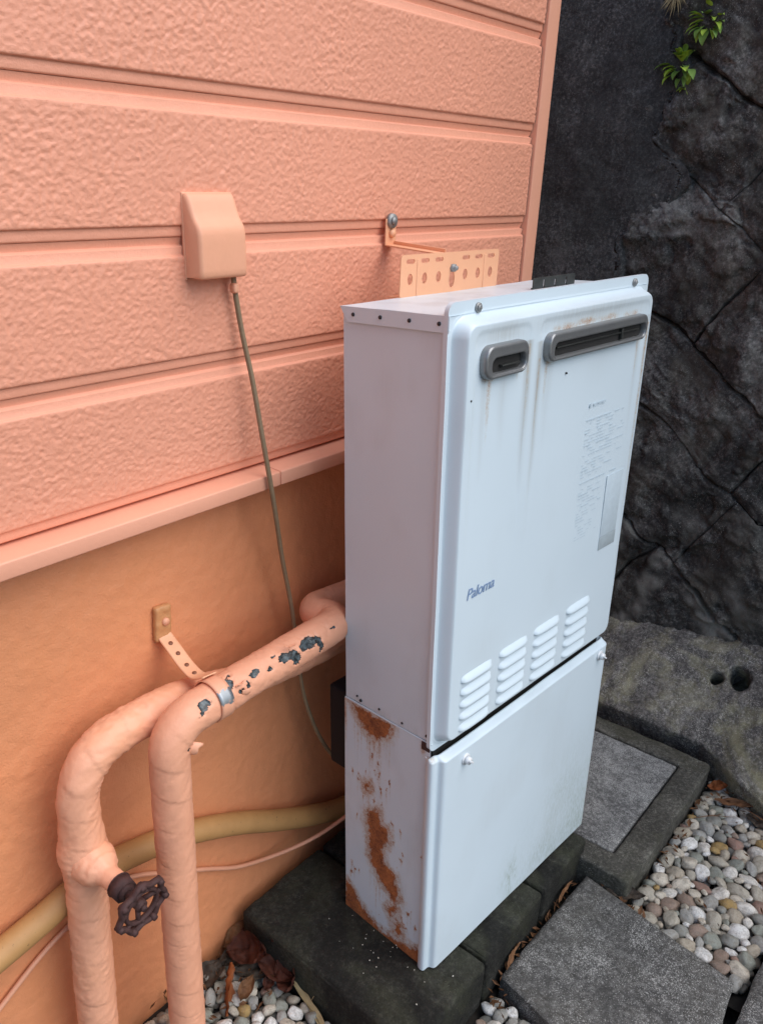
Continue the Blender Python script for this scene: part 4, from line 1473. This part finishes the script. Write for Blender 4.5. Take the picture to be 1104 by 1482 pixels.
NS = 84
fp = thing('water_pipe', 'front wrapped pipe whose peeling paint shows dark foil patches', 'pipe', (0, 0, 0))
path, t = fillet([(-0.3085, -0.113, -0.16), (-0.2985, -0.115, 0.528), (0.024, -0.115, 0.544), (0.0235, -0.048, 0.535), (0.30, -0.044, 0.505)], [0, 0.048, 0.046, 0.040, 0], 0.0022)
rad = wrapped(path, t, 0.0255, NS, 201, pitch=0.046, ridge=0.0008, wrinkle=0.0008)
P, D = tube_grid(path, rad, NS)
peel = np.zeros(P.shape[:2])
warpn = 0.0075 * fbm(P[..., 0] * 90, P[..., 1] * 90, P[..., 2] * 90, octaves=4, gain=0.7, seed=205)
for (c, rx, ry_, amt) in (((-0.307, -0.134, 0.549), 0.014, 0.008, 1), ((-0.254, -0.135, 0.550), 0.009, 0.007, 1), ((-0.213, -0.131, 0.557), 0.012, 0.010, 1.0), ((-0.222, -0.140, 0.537), 0.008, 0.012, 0.95),
                          ((-0.113, -0.137, 0.554), 0.013, 0.0065, 1), ((-0.145, -0.138, 0.549), 0.004, 0.003, 0.9), ((-0.185, -0.139, 0.545), 0.003, 0.005, 0.9), ((-0.020, -0.136, 0.558), 0.0035, 0.0025, 0.85), ((-0.240, -0.128, 0.557), 0.004, 0.003, 0.85), ((-0.155, -0.126, 0.562), 0.005, 0.002, 0.8), ((-0.270, -0.130, 0.555), 0.003, 0.002, 0.8), ((-0.098, -0.142, 0.546), 0.008, 0.012, 0.9), ((-0.128, -0.130, 0.561), 0.014, 0.003, 0.85), ((-0.069, -0.136, 0.556), 0.017, 0.0095, 1), ((-0.049, -0.141, 0.545), 0.006, 0.011, 0.9),
                          ((-0.170, -0.135, 0.553), 0.0065, 0.0052, 1), ((-0.176, -0.121, 0.564), 0.006, 0.0022, 0.7), ((-0.203, -0.124, 0.563), 0.007, 0.006, 0.9), ((-0.262, -0.139, 0.541), 0.0025, 0.0025, 0.8),
                          ((-0.197, -0.141, 0.541), 0.006, 0.004, 0.8), ((-0.286, -0.140, 0.500), 0.002, 0.004, 0.75), ((-0.276, -0.138, 0.505), 0.0016, 0.002, 0.75)):
    dv = P - np.array(c)
    tang = np.array([1.0, 0, 0.05])
    along = dv @ tang
    across = np.linalg.norm(dv - along[..., None] * tang, axis=-1)
    q = np.sqrt((along / rx) ** 2 + (across / ry_) ** 2) + warpn * (1 / max(rx, ry_)) * 0.9
    peel = np.maximum(peel, amt * sstep(1.55, 0.35, q))
P2 = P - D * (0.0022 * sstep(0.38, 0.5, peel))[..., None] + D * (0.0012 * sstep(0.15, 0.33, peel) * (1 - sstep(0.36, 0.46, peel)))[..., None]
link('wrap', grid_me('wrap', P2, wrap_v=True, attrs={'peel': peel}), M['peel'], fp)


def flap(name, loc, rot, L, Wd, curl, mat, parent, seed=1):
    u = np.linspace(0, 1, 14)
    v = np.linspace(-1, 1, 9)
    P = np.zeros((14, 9, 3))
    for i, a in enumerate(u):
        th = curl * a
        for j, b in enumerate(v):
            wdt = Wd * (1 - 0.75 * a ** 1.5) * (1 + 0.15 * math.sin(9 * a + seed))
            rr = L / max(abs(curl), 0.05)
            P[i, j] = (b * wdt / 2, rr * math.sin(th), rr * (1 - math.cos(th)) + 0.1 * wdt * b * b)
    o = link(name, grid_me(name, P), mat, parent)
    o.location = loc
    o.rotation_euler = rot
    m = o.modifiers.new('thick', 'SOLIDIFY')
    m.thickness = 0.0009
    return o


flap('paint_flap', (-0.276, -0.134, 0.505), (R(-150), R(10), R(-40)), 0.020, 0.024, 1.7, M['wrap'], fp, 1)
flap('paint_flap', (-0.272, -0.132, 0.530), (R(-120), R(-10), R(-50)), 0.016, 0.020, 1.5, M['wrap'], fp, 2)
flap('paint_flap', (-0.197, -0.140, 0.553), (R(-60), R(10), R(20)), 0.012, 0.016, 1.4, M['wrap'], fp, 3)
flap('paint_flap', (-0.192, -0.142, 0.543), (R(-110), R(0), R(-20)), 0.012, 0.014, 1.2, M['wrap'], fp, 4)
flap('paint_flap', (-0.105, -0.134, 0.566), (R(-20), R(0), R(160)), 0.010, 0.018, 1.2, M['wrap'], fp, 5)

bp = thing('water_pipe', 'rear wrapped pipe bending along the wall and carrying the valve', 'pipe', (0, 0, 0))
path, t = fillet([(-0.424, -0.056, -0.16), (-0.409, -0.060, 0.20), (-0.401, -0.060, 0.36), (-0.396, -0.060, 0.510), (-0.25, -0.060, 0.516), (-0.14, -0.060, 0.488), (0.02, -0.058, 0.470), (0.30, -0.050, 0.455)],
                 [0, 0.05, 0.05, 0.135, 0.05, 0.02, 0.035, 0], 0.0024)
tz = t[np.argmin(np.abs(path[:, 2] - 0.368) + 10 * (path[:, 0] > -0.38))]
rad = wrapped(path, t, 0.0252, NS, 211, pitch=0.038, ridge=0.0011, wrinkle=0.0014, bulges=((tz, 0.028, 0.0058), (tz - 0.27, 0.10, 0.0015)))
P, D = tube_grid(path, rad, NS)
# cracked spots and white tape edges
peel = np.zeros(P.shape[:2])
link('wrap', grid_me('wrap', P, wrap_v=True), M['wrap'], bp)
# the branch with the valve
vx, vz = -0.3965, 0.360
path, t = fillet([(-0.401, -0.058, vz + 0.004), (-0.396, -0.130, vz - 0.001)], 0, 0.002)
br = np.interp(t, [0, 0.018, 0.030, 0.040, 0.046, 0.052, 0.075], [0.026, 0.0285, 0.0268, 0.0225, 0.0165, 0.0140, 0.0132])
rad = br[:, None] + wrapped(path, t, 0.0, 60, 221, pitch=0.016, ridge=0.0012, wrinkle=0.0012) * np.clip((br[:, None] - 0.0128) / 0.006, 0.25, 1)
tube('valve_branch', path, rad, 60, M['wrap'], bp)
mb = MB()
mb.cyl((vx, -0.126, vz - 0.001), (vx, -0.129, vz - 0.001), 0.0125, 0.0165, 20)
mb.cyl((vx, -0.129, vz - 0.001), (vx, -0.143, vz - 0.002), 0.0165, 0.0155, 8)
mb.cyl((vx, -0.143, vz - 0.002), (vx, -0.148, vz - 0.002), 0.0120, 0.0085, 16)
mb.cyl((vx, -0.148, vz - 0.002), (vx, -0.176, vz - 0.003), 0.0058, 0.0050, 12)
mb.obj('packing_nut', M['iron'], bp)
# hand wheel
WY = -0.1735


def ring(name_mb, R0, lob, nl, rt, y, n=84, m=8, ph=0.0, squash=1.0):
    c = []
    for k in range(n):
        a = 2 * math.pi * k / n
        rr = R0 + lob * math.cos(nl * a + ph)
        c.append((rr * math.cos(a), y, rr * math.sin(a)))
    c = np.array(c)
    V, F = [], []
    for k in range(n):
        tg = c[(k + 1) % n] - c[k - 1]
        tg /= np.linalg.norm(tg)
        nn = np.cross(tg, [0, 1, 0])
        for q in range(m):
            b = 2 * math.pi * q / m
            V.append(c[k] + nn * rt * math.cos(b) + np.array([0, 1, 0]) * rt * squash * math.sin(b))
    for k in range(n):
        for q in range(m):
            F.append((k * m + q, ((k + 1) % n) * m + q, ((k + 1) % n) * m + (q + 1) % m, k * m + (q + 1) % m))
    name_mb.add(V, F)


NL = 7
mb = MB()
ring(mb, 0.0320, 0.0027, NL, 0.0036, 0.0, squash=1.25)
ring(mb, 0.0225, 0.0, 1, 0.0030, 0.001, n=60, squash=1.25)
for k in range(NL):
    a = 2 * math.pi * (k + 0.5) / NL
    mb.cyl((0.0222 * math.cos(a), 0.0005, 0.0222 * math.sin(a)), (0.0305 * math.cos(a), 0, 0.0305 * math.sin(a)), 0.0033, 0.0036, 8)
    a = 2 * math.pi * k / NL
    mb.cyl((0.0335 * math.cos(a), 0.0040, 0.0335 * math.sin(a)), (0.0335 * math.cos(a), -0.0065, 0.0335 * math.sin(a)), 0.0048, 0.0036, 10)
wh = mb.obj('hand_wheel', M['iron'], bp)
wh.location = (vx + 0.001, WY, vz - 0.003)
wh.rotation_euler = (R(6), R(12), R(4))
for k in range(3):
    mb = MB()
    a = 2 * math.pi * k / 3 + 0.5
    mb.cyl((0.006 * math.cos(a), 0.006, 0.006 * math.sin(a)), (0.0225 * math.cos(a), 0.001, 0.0225 * math.sin(a)), 0.0036, 0.0030, 8)
    mb.obj('spoke', M['iron'], wh)
mb = MB()
mb.cyl((0, 0.010, 0), (0, -0.001, 0), 0.0080, 0.0075, 16)
mb.cyl((0, -0.001, 0), (0, -0.006, 0), 0.0050, 0.0042, 6)
mb.obj('hub', M['iron'], wh)

gb = G('band_paint_over_zinc', 0.45)
_e = gb.ramp(gb.math('ADD', gb.attr('bare'), gb.math('MULTIPLY', gb.math('SUBTRACT', gb.noise(170, 5, 0.7), 0.5), 1.5)), [(0.50, 0.0), (0.55, 1.0)])
M['band'] = gb.out(gb.mix(_e, (0.80, 0.385, 0.235), (0.33, 0.355, 0.37)), None, None, gb.math('MULTIPLY', _e, 0.8))
# strap from wall to the front pipe
st = thing('pipe_strap', 'perforated peach strap from the wall to a clamp around the front pipe', 'strap', (0, 0, 0))


def ribbon(pts, width, axis, th):
    p, t = spline(pts, 0.003)
    ax_ = np.array(axis, float)
    T = np.gradient(p, axis=0)
    T /= np.linalg.norm(T, axis=1)[:, None]
    N = np.cross(T, ax_)
    N /= np.linalg.norm(N, axis=1)[:, None]
    return p, T, N


sp_pts = [(-0.2150, -0.003, 0.588), (-0.2155, -0.010, 0.578), (-0.2165, -0.028, 0.568), (-0.2190, -0.055, 0.5555), (-0.2215, -0.078, 0.5515), (-0.2230, -0.094, 0.5570), (-0.2235, -0.108, 0.5655)]
p, T, N = ribbon(sp_pts, 0.02, (1, 0, 0), 0.001)
wv = np.linspace(-0.0105, 0.0105, 9)
P = p[:, None, :] + np.array([1.0, -0.12, 0])[None, None, :] * wv[None, :, None] * np.interp(np.linspace(0, 1, len(p)), [0, 0.1, 1], [0.75, 1, 1])[:, None, None]
s_o = link('strap', grid_me('strap', P), M['plate'], st)
mod = s_o.modifiers.new('thick', 'SOLIDIFY')
mod.thickness = 0.0016
for f_ in (0.22, 0.38, 0.54, 0.70):
    k = int(f_ * (len(p) - 1))
    n_ = Vector(N[k])
    if n_.z < 0:
        n_ = -n_
    mb = MB()
    c = Vector(p[k])
    mb.cyl(c - n_ * 0.0012, c + n_ * 0.0012, 0.0030, 0.0030, 12)
    mb.obj('strap_hole', M['filled_hole'], s_o)
# band round the pipe
a = np.linspace(0, 2 * np.pi, 60, endpoint=False)
bw = np.linspace(-0.0105, 0.0105, 5)
cy_, cz_ = -0.115, 0.5325
P = np.stack([np.stack([np.full(60, -0.2235 + b), cy_ + 0.0270 * np.cos(a), cz_ + 0.0270 * np.sin(a)], 1) for b in bw], 0)
bare = np.repeat((np.exp(-((a - 2.62) / 0.42) ** 2))[None, :], 5, 0)
band = link('clamp_band', grid_me('clamp_band', P, wrap_v=True, attrs={'bare': bare}), M['band'], st)
mod = band.modifiers.new('thick', 'SOLIDIFY')
mod.thickness = 0.0016
mb = MB()
mb.add(*rbox_vf((0.026, 0.010, 0.052), 0.004, (10, 6, 18), 3, lambda P, N: P + N * (0.0016 * fbm(P[:, 0] * 120, P[:, 1] * 120, P[:, 2] * 120, octaves=3, seed=231))[:, None], (-0.2155, -0.004, 0.597), Euler((0, R(3), 0))))
anchor = mb.obj('wall_anchor', M['sealant'], st)
mb = MB()
mb.cyl((-0.2135, -0.008, 0.600), (-0.2135, -0.0125, 0.600), 0.0062, 0.0048, 12)
mb.obj('anchor_bolt', M['fitting'], st)

# hose and thin cable along the foot of the wall
hp, ht = spline([(-0.78, -0.026, 0.235), (-0.60, -0.026, 0.246), (-0.508, -0.024, 0.256), (-0.449, -0.022, 0.264), (-0.409, -0.020, 0.271), (-0.350, -0.020, 0.276), (-0.298, -0.020, 0.267), (-0.240, -0.020, 0.250), (-0.174, -0.020, 0.221),
                 (-0.100, -0.020, 0.181), (-0.025, -0.021, 0.135), (0.06, -0.024, 0.090), (0.15, -0.028, 0.055), (0.30, -0.03, 0.03)], 0.006)
hose = tube('drain_hose', hp, 0.0185, 24, M['hose'])
tag(hose, 'thick ochre hose running along the foot of the painted wall behind the pipes', 'hose')
hp, ht = spline([(-0.75, -0.007, 0.02), (-0.62, -0.006, 0.085), (-0.519, -0.006, 0.149), (-0.455, -0.006, 0.187), (-0.399, -0.006, 0.208), (-0.355, -0.007, 0.219), (-0.307, -0.008, 0.215), (-0.240, -0.008, 0.172), (-0.170, -0.007, 0.124),
                 (-0.110, -0.008, 0.083), (-0.049, -0.012, 0.058), (0.010, -0.030, 0.055), (0.060, -0.050, 0.066), (0.115, -0.07, 0.088), (0.2, -0.09, 0.11)], 0.005)
cab = tube('thin_cable', hp, 0.0036, 10, M['cable_paint'])
tag(cab, 'thin peach painted cable looping low on the wall below the ochre hose', 'cable')

clip = thing('wall_clip', 'small pale peach clip on the foundation wall at the left edge', 'clip', (-0.478, -0.004, 0.493))
rbox('clip_body', (0.022, 0.014, 0.024), (-0.004, -0.003, 0.002), M['plate'], clip, 0.003)
rbox('clip_lip', (0.008, 0.008, 0.010), (0.004, -0.006, -0.012), M['plate'], clip, 0.002)

# ------------------------------------------------------------------ dead leaves, straw, crumbs


def leaf_mesh(name, L, Wd, curl, fold, twist, seed, nu=26, nv=13, wav=0.30, tip=1.0):
    u = np.linspace(0, 1, nu)
    v = np.linspace(-1, 1, nv)
    U, V = np.meshgrid(u, v, indexing='ij')
    wid = Wd / 2 * np.sin(np.pi * np.clip(U, 0.02, 0.985) ** (0.85 * tip)) ** 0.85
    th = curl * (U - 0.3)
    rr = L / curl if abs(curl) > 0.02 else 1e3
    x = rr * np.sin(th) if abs(curl) > 0.02 else L * (U - 0.3)
    z = rr * (1 - np.cos(th)) if abs(curl) > 0.02 else 0 * U
    a = fold * V * (0.6 + 0.6 * U)
    yy = V * wid * np.cos(a * 0.8)
    zz = z + np.abs(V) * wid * np.sin(np.abs(a)) + wav * Wd * fbm(U * 4 + seed, V * 1.8, octaves=3, gain=0.6, seed=seed) + 0.04 * Wd * np.exp(-(V / 0.12) ** 2)
    tw = twist * (U - 0.3)
    y2 = yy * np.cos(tw) - zz * np.sin(tw)
    z2 = yy * np.sin(tw) + zz * np.cos(tw)
    return grid_me(name, np.stack([x, y2, z2], -1))


LEAVES = [('curled reddish brown leaf leaning on the side of the big mossy block', 'leaf_red', (-0.104, -0.050, -0.048), (R(25), R(-25), R(-62)), 0.085, 0.040, 1.7, 0.6, 0.9, 1),
          ('dark red crumpled leaf beside the block, over the pale pebbles', 'leaf_red', (-0.122, -0.098, -0.060), (R(20), R(10), R(-70)), 0.075, 0.045, 1.4, 0.8, 0.5, 2),
          ('brown leaf tucked into the corner of wall and block', 'leaf_brown', (-0.130, -0.020, -0.062), (R(10), R(-15), R(-10)), 0.065, 0.034, 1.0, 0.5, 0.4, 3),
          ('flat grey brown leaf lying in front of the red leaves', 'leaf_grey', (-0.150, -0.080, -0.066), (R(8), R(4), R(-40)), 0.075, 0.030, 0.5, 0.3, 0.3, 4),
          ('greyish folded leaf between wall and pebbles', 'leaf_grey', (-0.160, -0.040, -0.066), (R(10), R(5), R(-15)), 0.065, 0.032, 0.9, 0.6, 0.6, 5),
          ('orange brown rolled leaf standing up against the front pipe', 'leaf_orange', (-0.2135, -0.088, -0.066), (R(70), R(-28), R(48)), 0.078, 0.026, 0.5, 1.1, 0.3, 6),
          ('small dark curled leaf among the pale pebbles', 'leaf_red', (-0.150, -0.118, -0.070), (R(10), R(0), R(20)), 0.030, 0.022, 2.0, 0.8, 0.2, 7),
          ('dark brown leaf half hidden behind the front pipe near the wall', 'leaf_grey', (-0.225, -0.030, -0.070), (R(10), R(5), R(-5)), 0.070, 0.036, 1.0, 0.6, 0.3, 8),
          ('tan brown leaf curled in the corner between drain frame and paving slab', 'leaf_brown', (0.438, -0.440, -0.066), (R(15), R(-10), R(-25)), 0.070, 0.040, 1.3, 0.6, 0.5, 9),
          ('darker brown leaf under the tan leaf by the drain frame', 'leaf_grey', (0.425, -0.462, -0.070), (R(10), R(5), R(-60)), 0.070, 0.030, 0.8, 0.5, 0.3, 10),
          ('red brown leaf wedged between drain corner and rock', 'leaf_orange', (0.845, -0.500, -0.066), (R(20), R(-20), R(-70)), 0.045, 0.026, 1.1, 0.6, 0.5, 11),
          ('long brown leaf lying behind the pebbles below the rock', 'leaf_brown', (0.815, -0.535, -0.068), (R(8), R(0), R(-70)), 0.080, 0.024, 0.6, 0.4, 0.2, 12),
          ('narrow pale leaf stuck in the joint by the middle block', 'leaf_brown', (0.335, -0.392, -0.056), (R(75), R(5), R(12)), 0.070, 0.012, 0.5, 0.3, 0.2, 13),
          ('pale pinkish leaf stuck in the joint at the slab corner', 'leaf_brown', (0.150, -0.391, -0.055), (R(65), R(-5), R(14)), 0.060, 0.013, 0.6, 0.3, 0.2, 14),
          ('dark leaf at the right below the rock edge', 'leaf_grey', (0.80, -0.595, -0.070), (R(12), R(4), R(-100)), 0.060, 0.030, 0.9, 0.6, 0.4, 15)]
LEAVES += [('large dark red crumpled leaf between the front pipe and the mossy block', 'leaf_red', (-0.145, -0.055, -0.048), (R(18), R(-12), R(-50)), 0.075, 0.05, 1.5, 0.9, 0.8, 16),
           ('dark curled leaf pressed against the block side above the straw', 'leaf_red', (-0.116, -0.128, -0.056), (R(35), R(10), R(-95)), 0.060, 0.04, 1.8, 0.8, 0.6, 17),
           ('brown leaf lying on the pebbles at the foot of the front pipe', 'leaf_brown', (-0.190, -0.105, -0.062), (R(10), R(8), R(30)), 0.050, 0.026, 1.2, 0.7, 0.5, 18)]
for lab, mt, loc, rot, L_, W_, cu_, fo_, tw_, sd_ in LEAVES:
    if loc[0] < 0 and sd_ not in (6, 7, 18):
        L_, W_, cu_ = L_ * 1.2, W_ * 1.25, cu_ * 1.15
    o = link('dead_leaf', leaf_mesh('dead_leaf', L_, W_, cu_, fo_, tw_, sd_), M[mt])
    o.location = loc
    o.rotation_euler = rot
    tag(o, lab, 'leaf', 'dead leaves around the heater')


def blade(name, pts, w, mat, label, cat, group=None):
    p, t = spline(pts, 0.004)
    k = np.linspace(0, 1, len(p))
    ww = w * (np.sin(np.pi * np.clip(k * 0.9 + 0.08, 0, 1)) ** 0.6)
    T = np.gradient(p, axis=0)
    S = np.cross(T, [0, 0, 1.0])
    S /= np.linalg.norm(S, axis=1)[:, None]
    v = np.array([-1, -0.4, 0, 0.4, 1])
    P = p[:, None, :] + S[:, None, :] * (ww[:, None, None] * v[None, :, None]) + np.array([0, 0, 1.0])[None, None, :] * (np.abs(v)[None, :, None] * ww[:, None, None] * 0.5)
    return tag(link(name, grid_me(name, P), mat), label, cat, group)


blade('straw_blade', [(-0.104, -0.104, -0.045), (-0.112, -0.140, -0.062), (-0.124, -0.185, -0.070), (-0.142, -0.235, -0.072), (-0.16, -0.27, -0.074)], 0.0052, M['straw'], 'long dry grass blade lying along the side of the mossy block', 'straw', 'dry straw')
blade('straw_blade', [(-0.117, -0.140, -0.060), (-0.125, -0.175, -0.066), (-0.131, -0.215, -0.070), (-0.15, -0.255, -0.072)], 0.0045, M['straw'], 'second broader dry grass blade crossing the pebbles by the block', 'straw', 'dry straw')
blade('twig', [(-0.122, -0.190, -0.068), (-0.108, -0.196, -0.040), (-0.095, -0.204, -0.012)], 0.0011, M['straw'], 'thin pale twig standing up from the pebbles by the block', 'twig', 'twigs')
blade('twig', [(-0.124, -0.120, -0.062), (-0.108, -0.108, -0.045), (-0.098, -0.100, -0.036)], 0.0009, M['straw'], 'tiny pale twig crossing the top of the dry blade', 'twig', 'twigs')
blade('twig', [(0.715, -0.500, -0.066), (0.742, -0.525, -0.062), (0.775, -0.560, -0.066)], 0.0012, M['leaf_brown'], 'thin brown twig on the pebbles below the drain corner', 'twig', 'twigs')
blade('twig', [(0.812, -0.56, -0.060), (0.80, -0.60, -0.058), (0.79, -0.65, -0.062)], 0.0014, M['leaf_brown'], 'brown twig on the pebbles under the rock', 'twig', 'twigs')

lrg = random.Random(23)
mb = MB()
LIT = [((0.43, 0.86), (-0.505, -0.488), -0.068, 40), ((0.80, 0.86), (-0.66, -0.50), -0.068, 46), ((0.385, 0.425), (-0.52, -0.40), -0.070, 26), ((-0.20, -0.125), (-0.14, -0.012), -0.062, 42), ((-0.30, -0.20), (-0.10, -0.008), -0.064, 30),
       ((0.09, 0.40), (-0.396, -0.388), -0.066, 40), ((0.07, 0.11), (-0.44, -0.39), -0.074, 14), ((0.45, 0.80), (-0.68, -0.52), -0.066, 16)]
for (x0, x1), (y0, y1), z_, n_ in LIT:
    for _ in range(n_):
        c = Vector((lrg.uniform(x0, x1), lrg.uniform(y0, y1), z_ + lrg.uniform(-0.006, 0.004)))
        L_ = lrg.uniform(0.003, 0.011)
        W_ = L_ * lrg.uniform(0.12, 0.5)
        e = Euler((lrg.gauss(0, 0.4), lrg.gauss(0, 0.4), lrg.uniform(0, 6.28)))
        pts = [Vector((-L_, 0, 0)), Vector((0, -W_, 0.0012)), Vector((L_, 0, 0.001)), Vector((0, W_, 0.0015)), Vector((0, 0, -0.0008))]
        pts = [c + e.to_matrix() @ p for p in pts]
        mb.add(pts, [(0, 1, 4), (1, 2, 4), (2, 3, 4), (3, 0, 4)])
tag(mb.obj('leaf_litter', M['leaf_brown'], None, False), 'small brown leaf scraps scattered along the joints and pebble edges', 'leaf litter', kind='stuff')
crg = np.random.default_rng(17)
mb = MB()
for _ in range(46):
    x, y = crg.normal(0.010, 0.030), crg.normal(-0.262, 0.040)
    if x < -0.10 or x > 0.072 or y < -0.36:
        continue
    s_ = crg.uniform(0.0007, 0.0017)
    mb.box((s_ * 1.4, s_, s_), (x, y, 0.0024 + s_ * 0.3), s_ * 0.3, Euler((0.3, 0.2, crg.uniform(0, 3))))
cr = mb.obj('mortar_crumbs', M['moss_bit'])
tag(cr, 'tiny white crumbs scattered on the mossy block beside the heater', 'crumbs', kind='stuff')

# ------------------------------------------------------------------ plants growing out of the retaining wall


def wall_point(y, z, h=0.0):
    p = rwall(np.array(y), np.array(z), np.array(h))
    return Vector((float(p[0]), float(p[1]), float(p[2])))


def plant(name, label, y, z, leaves, mats, seed, L=(0.018, 0.030), Wd=(0.007, 0.012), spread=0.03, droop=0.3):
    r_ = random.Random(seed)
    base = wall_point(y, z, 0.012)
    t_ = thing(name, label, 'plant', base)
    mb = MB()
    meshes = [leaf_mesh('leaf', 1.0, 0.46, -0.9, 0.5, 0.2, seed + q, 10, 5, 0.05) for q in range(3)]
    for me in meshes:
        me.materials.append(mats[0])
    for k in range(leaves):
        a = r_.uniform(0, 2 * math.pi)
        out_ = r_.uniform(0.3, 1.0)
        d = Vector((-0.55 - 0.3 * r_.random(), math.cos(a) * out_, math.sin(a) * out_ + 0.15 - droop * r_.random())).normalized()
        st_ = Vector((-r_.uniform(0, 0.5) * spread, math.cos(a) * out_ * spread * 0.8, math.sin(a) * out_ * spread * 0.8))
        ln = r_.uniform(*L)
        me = meshes[k % 3]
        o = link('leaf', me, None, t_)
        q = d.to_track_quat('X', 'Z')
        o.rotation_mode = 'QUATERNION'
        o.rotation_quaternion = q
        o.location = st_
        o.scale = (ln, ln * r_.uniform(0.8, 1.3), ln)
        if mats[1] and r_.random() < 0.4:
            o.material_slots[0].link = 'OBJECT'
            o.material_slots[0].material = mats[1]
        mb.cyl(Vector((0.012, 0, 0)), st_ + d * ln * -0.25, 0.0009, 0.0006, 5)
    mb.obj('stems', mats[1] or mats[0], t_)
    return t_


plant('leafy_weed', 'bright green weed growing from the dark wall below the fern', -0.042, 1.380, 26, (M['green'], M['green_dark']), 3, (0.022, 0.038), (0, 0), 0.040)
plant('leafy_weed', 'tiny green sprig on the dark wall under the bright weed', -0.060, 1.336, 6, (M['green'], M['green_dark']), 5, (0.016, 0.024), (0, 0), 0.014)
plant('fern', 'dark and yellow green leafy fern at the top of the dark wall', -0.082, 1.452, 24, (M['green_dark'], M['green']), 8, (0.022, 0.038), (0, 0), 0.036, 0.5)
gt = thing('grass_tuft', 'pale dry grass tuft hanging from the dark wall beside the fern', 'grass tuft', wall_point(-0.012, 1.497, 0.012))
r_ = random.Random(2)
mb = MB()
for k in range(60):
    a = r_.uniform(0, 2 * math.pi)
    tip = Vector((-0.012 - 0.02 * r_.random(), 0.036 * math.cos(a) * r_.random(), 0.026 * math.sin(a) * r_.random() - 0.022 * r_.random()))
    mid = tip * 0.5 + Vector((-0.008, 0, 0.010))
    w = Vector((0, 0.0009, 0.0005))
    b = Vector((0.008, r_.uniform(-.01, .01), r_.uniform(-.006, .006)))
    mb.add([b - w, b + w, mid + w, mid - w, tip], [(0, 1, 2, 3), (3, 2, 4)])
bl = mb.obj('blades', M['straw'], gt)
bl['kind'] = 'stuff'
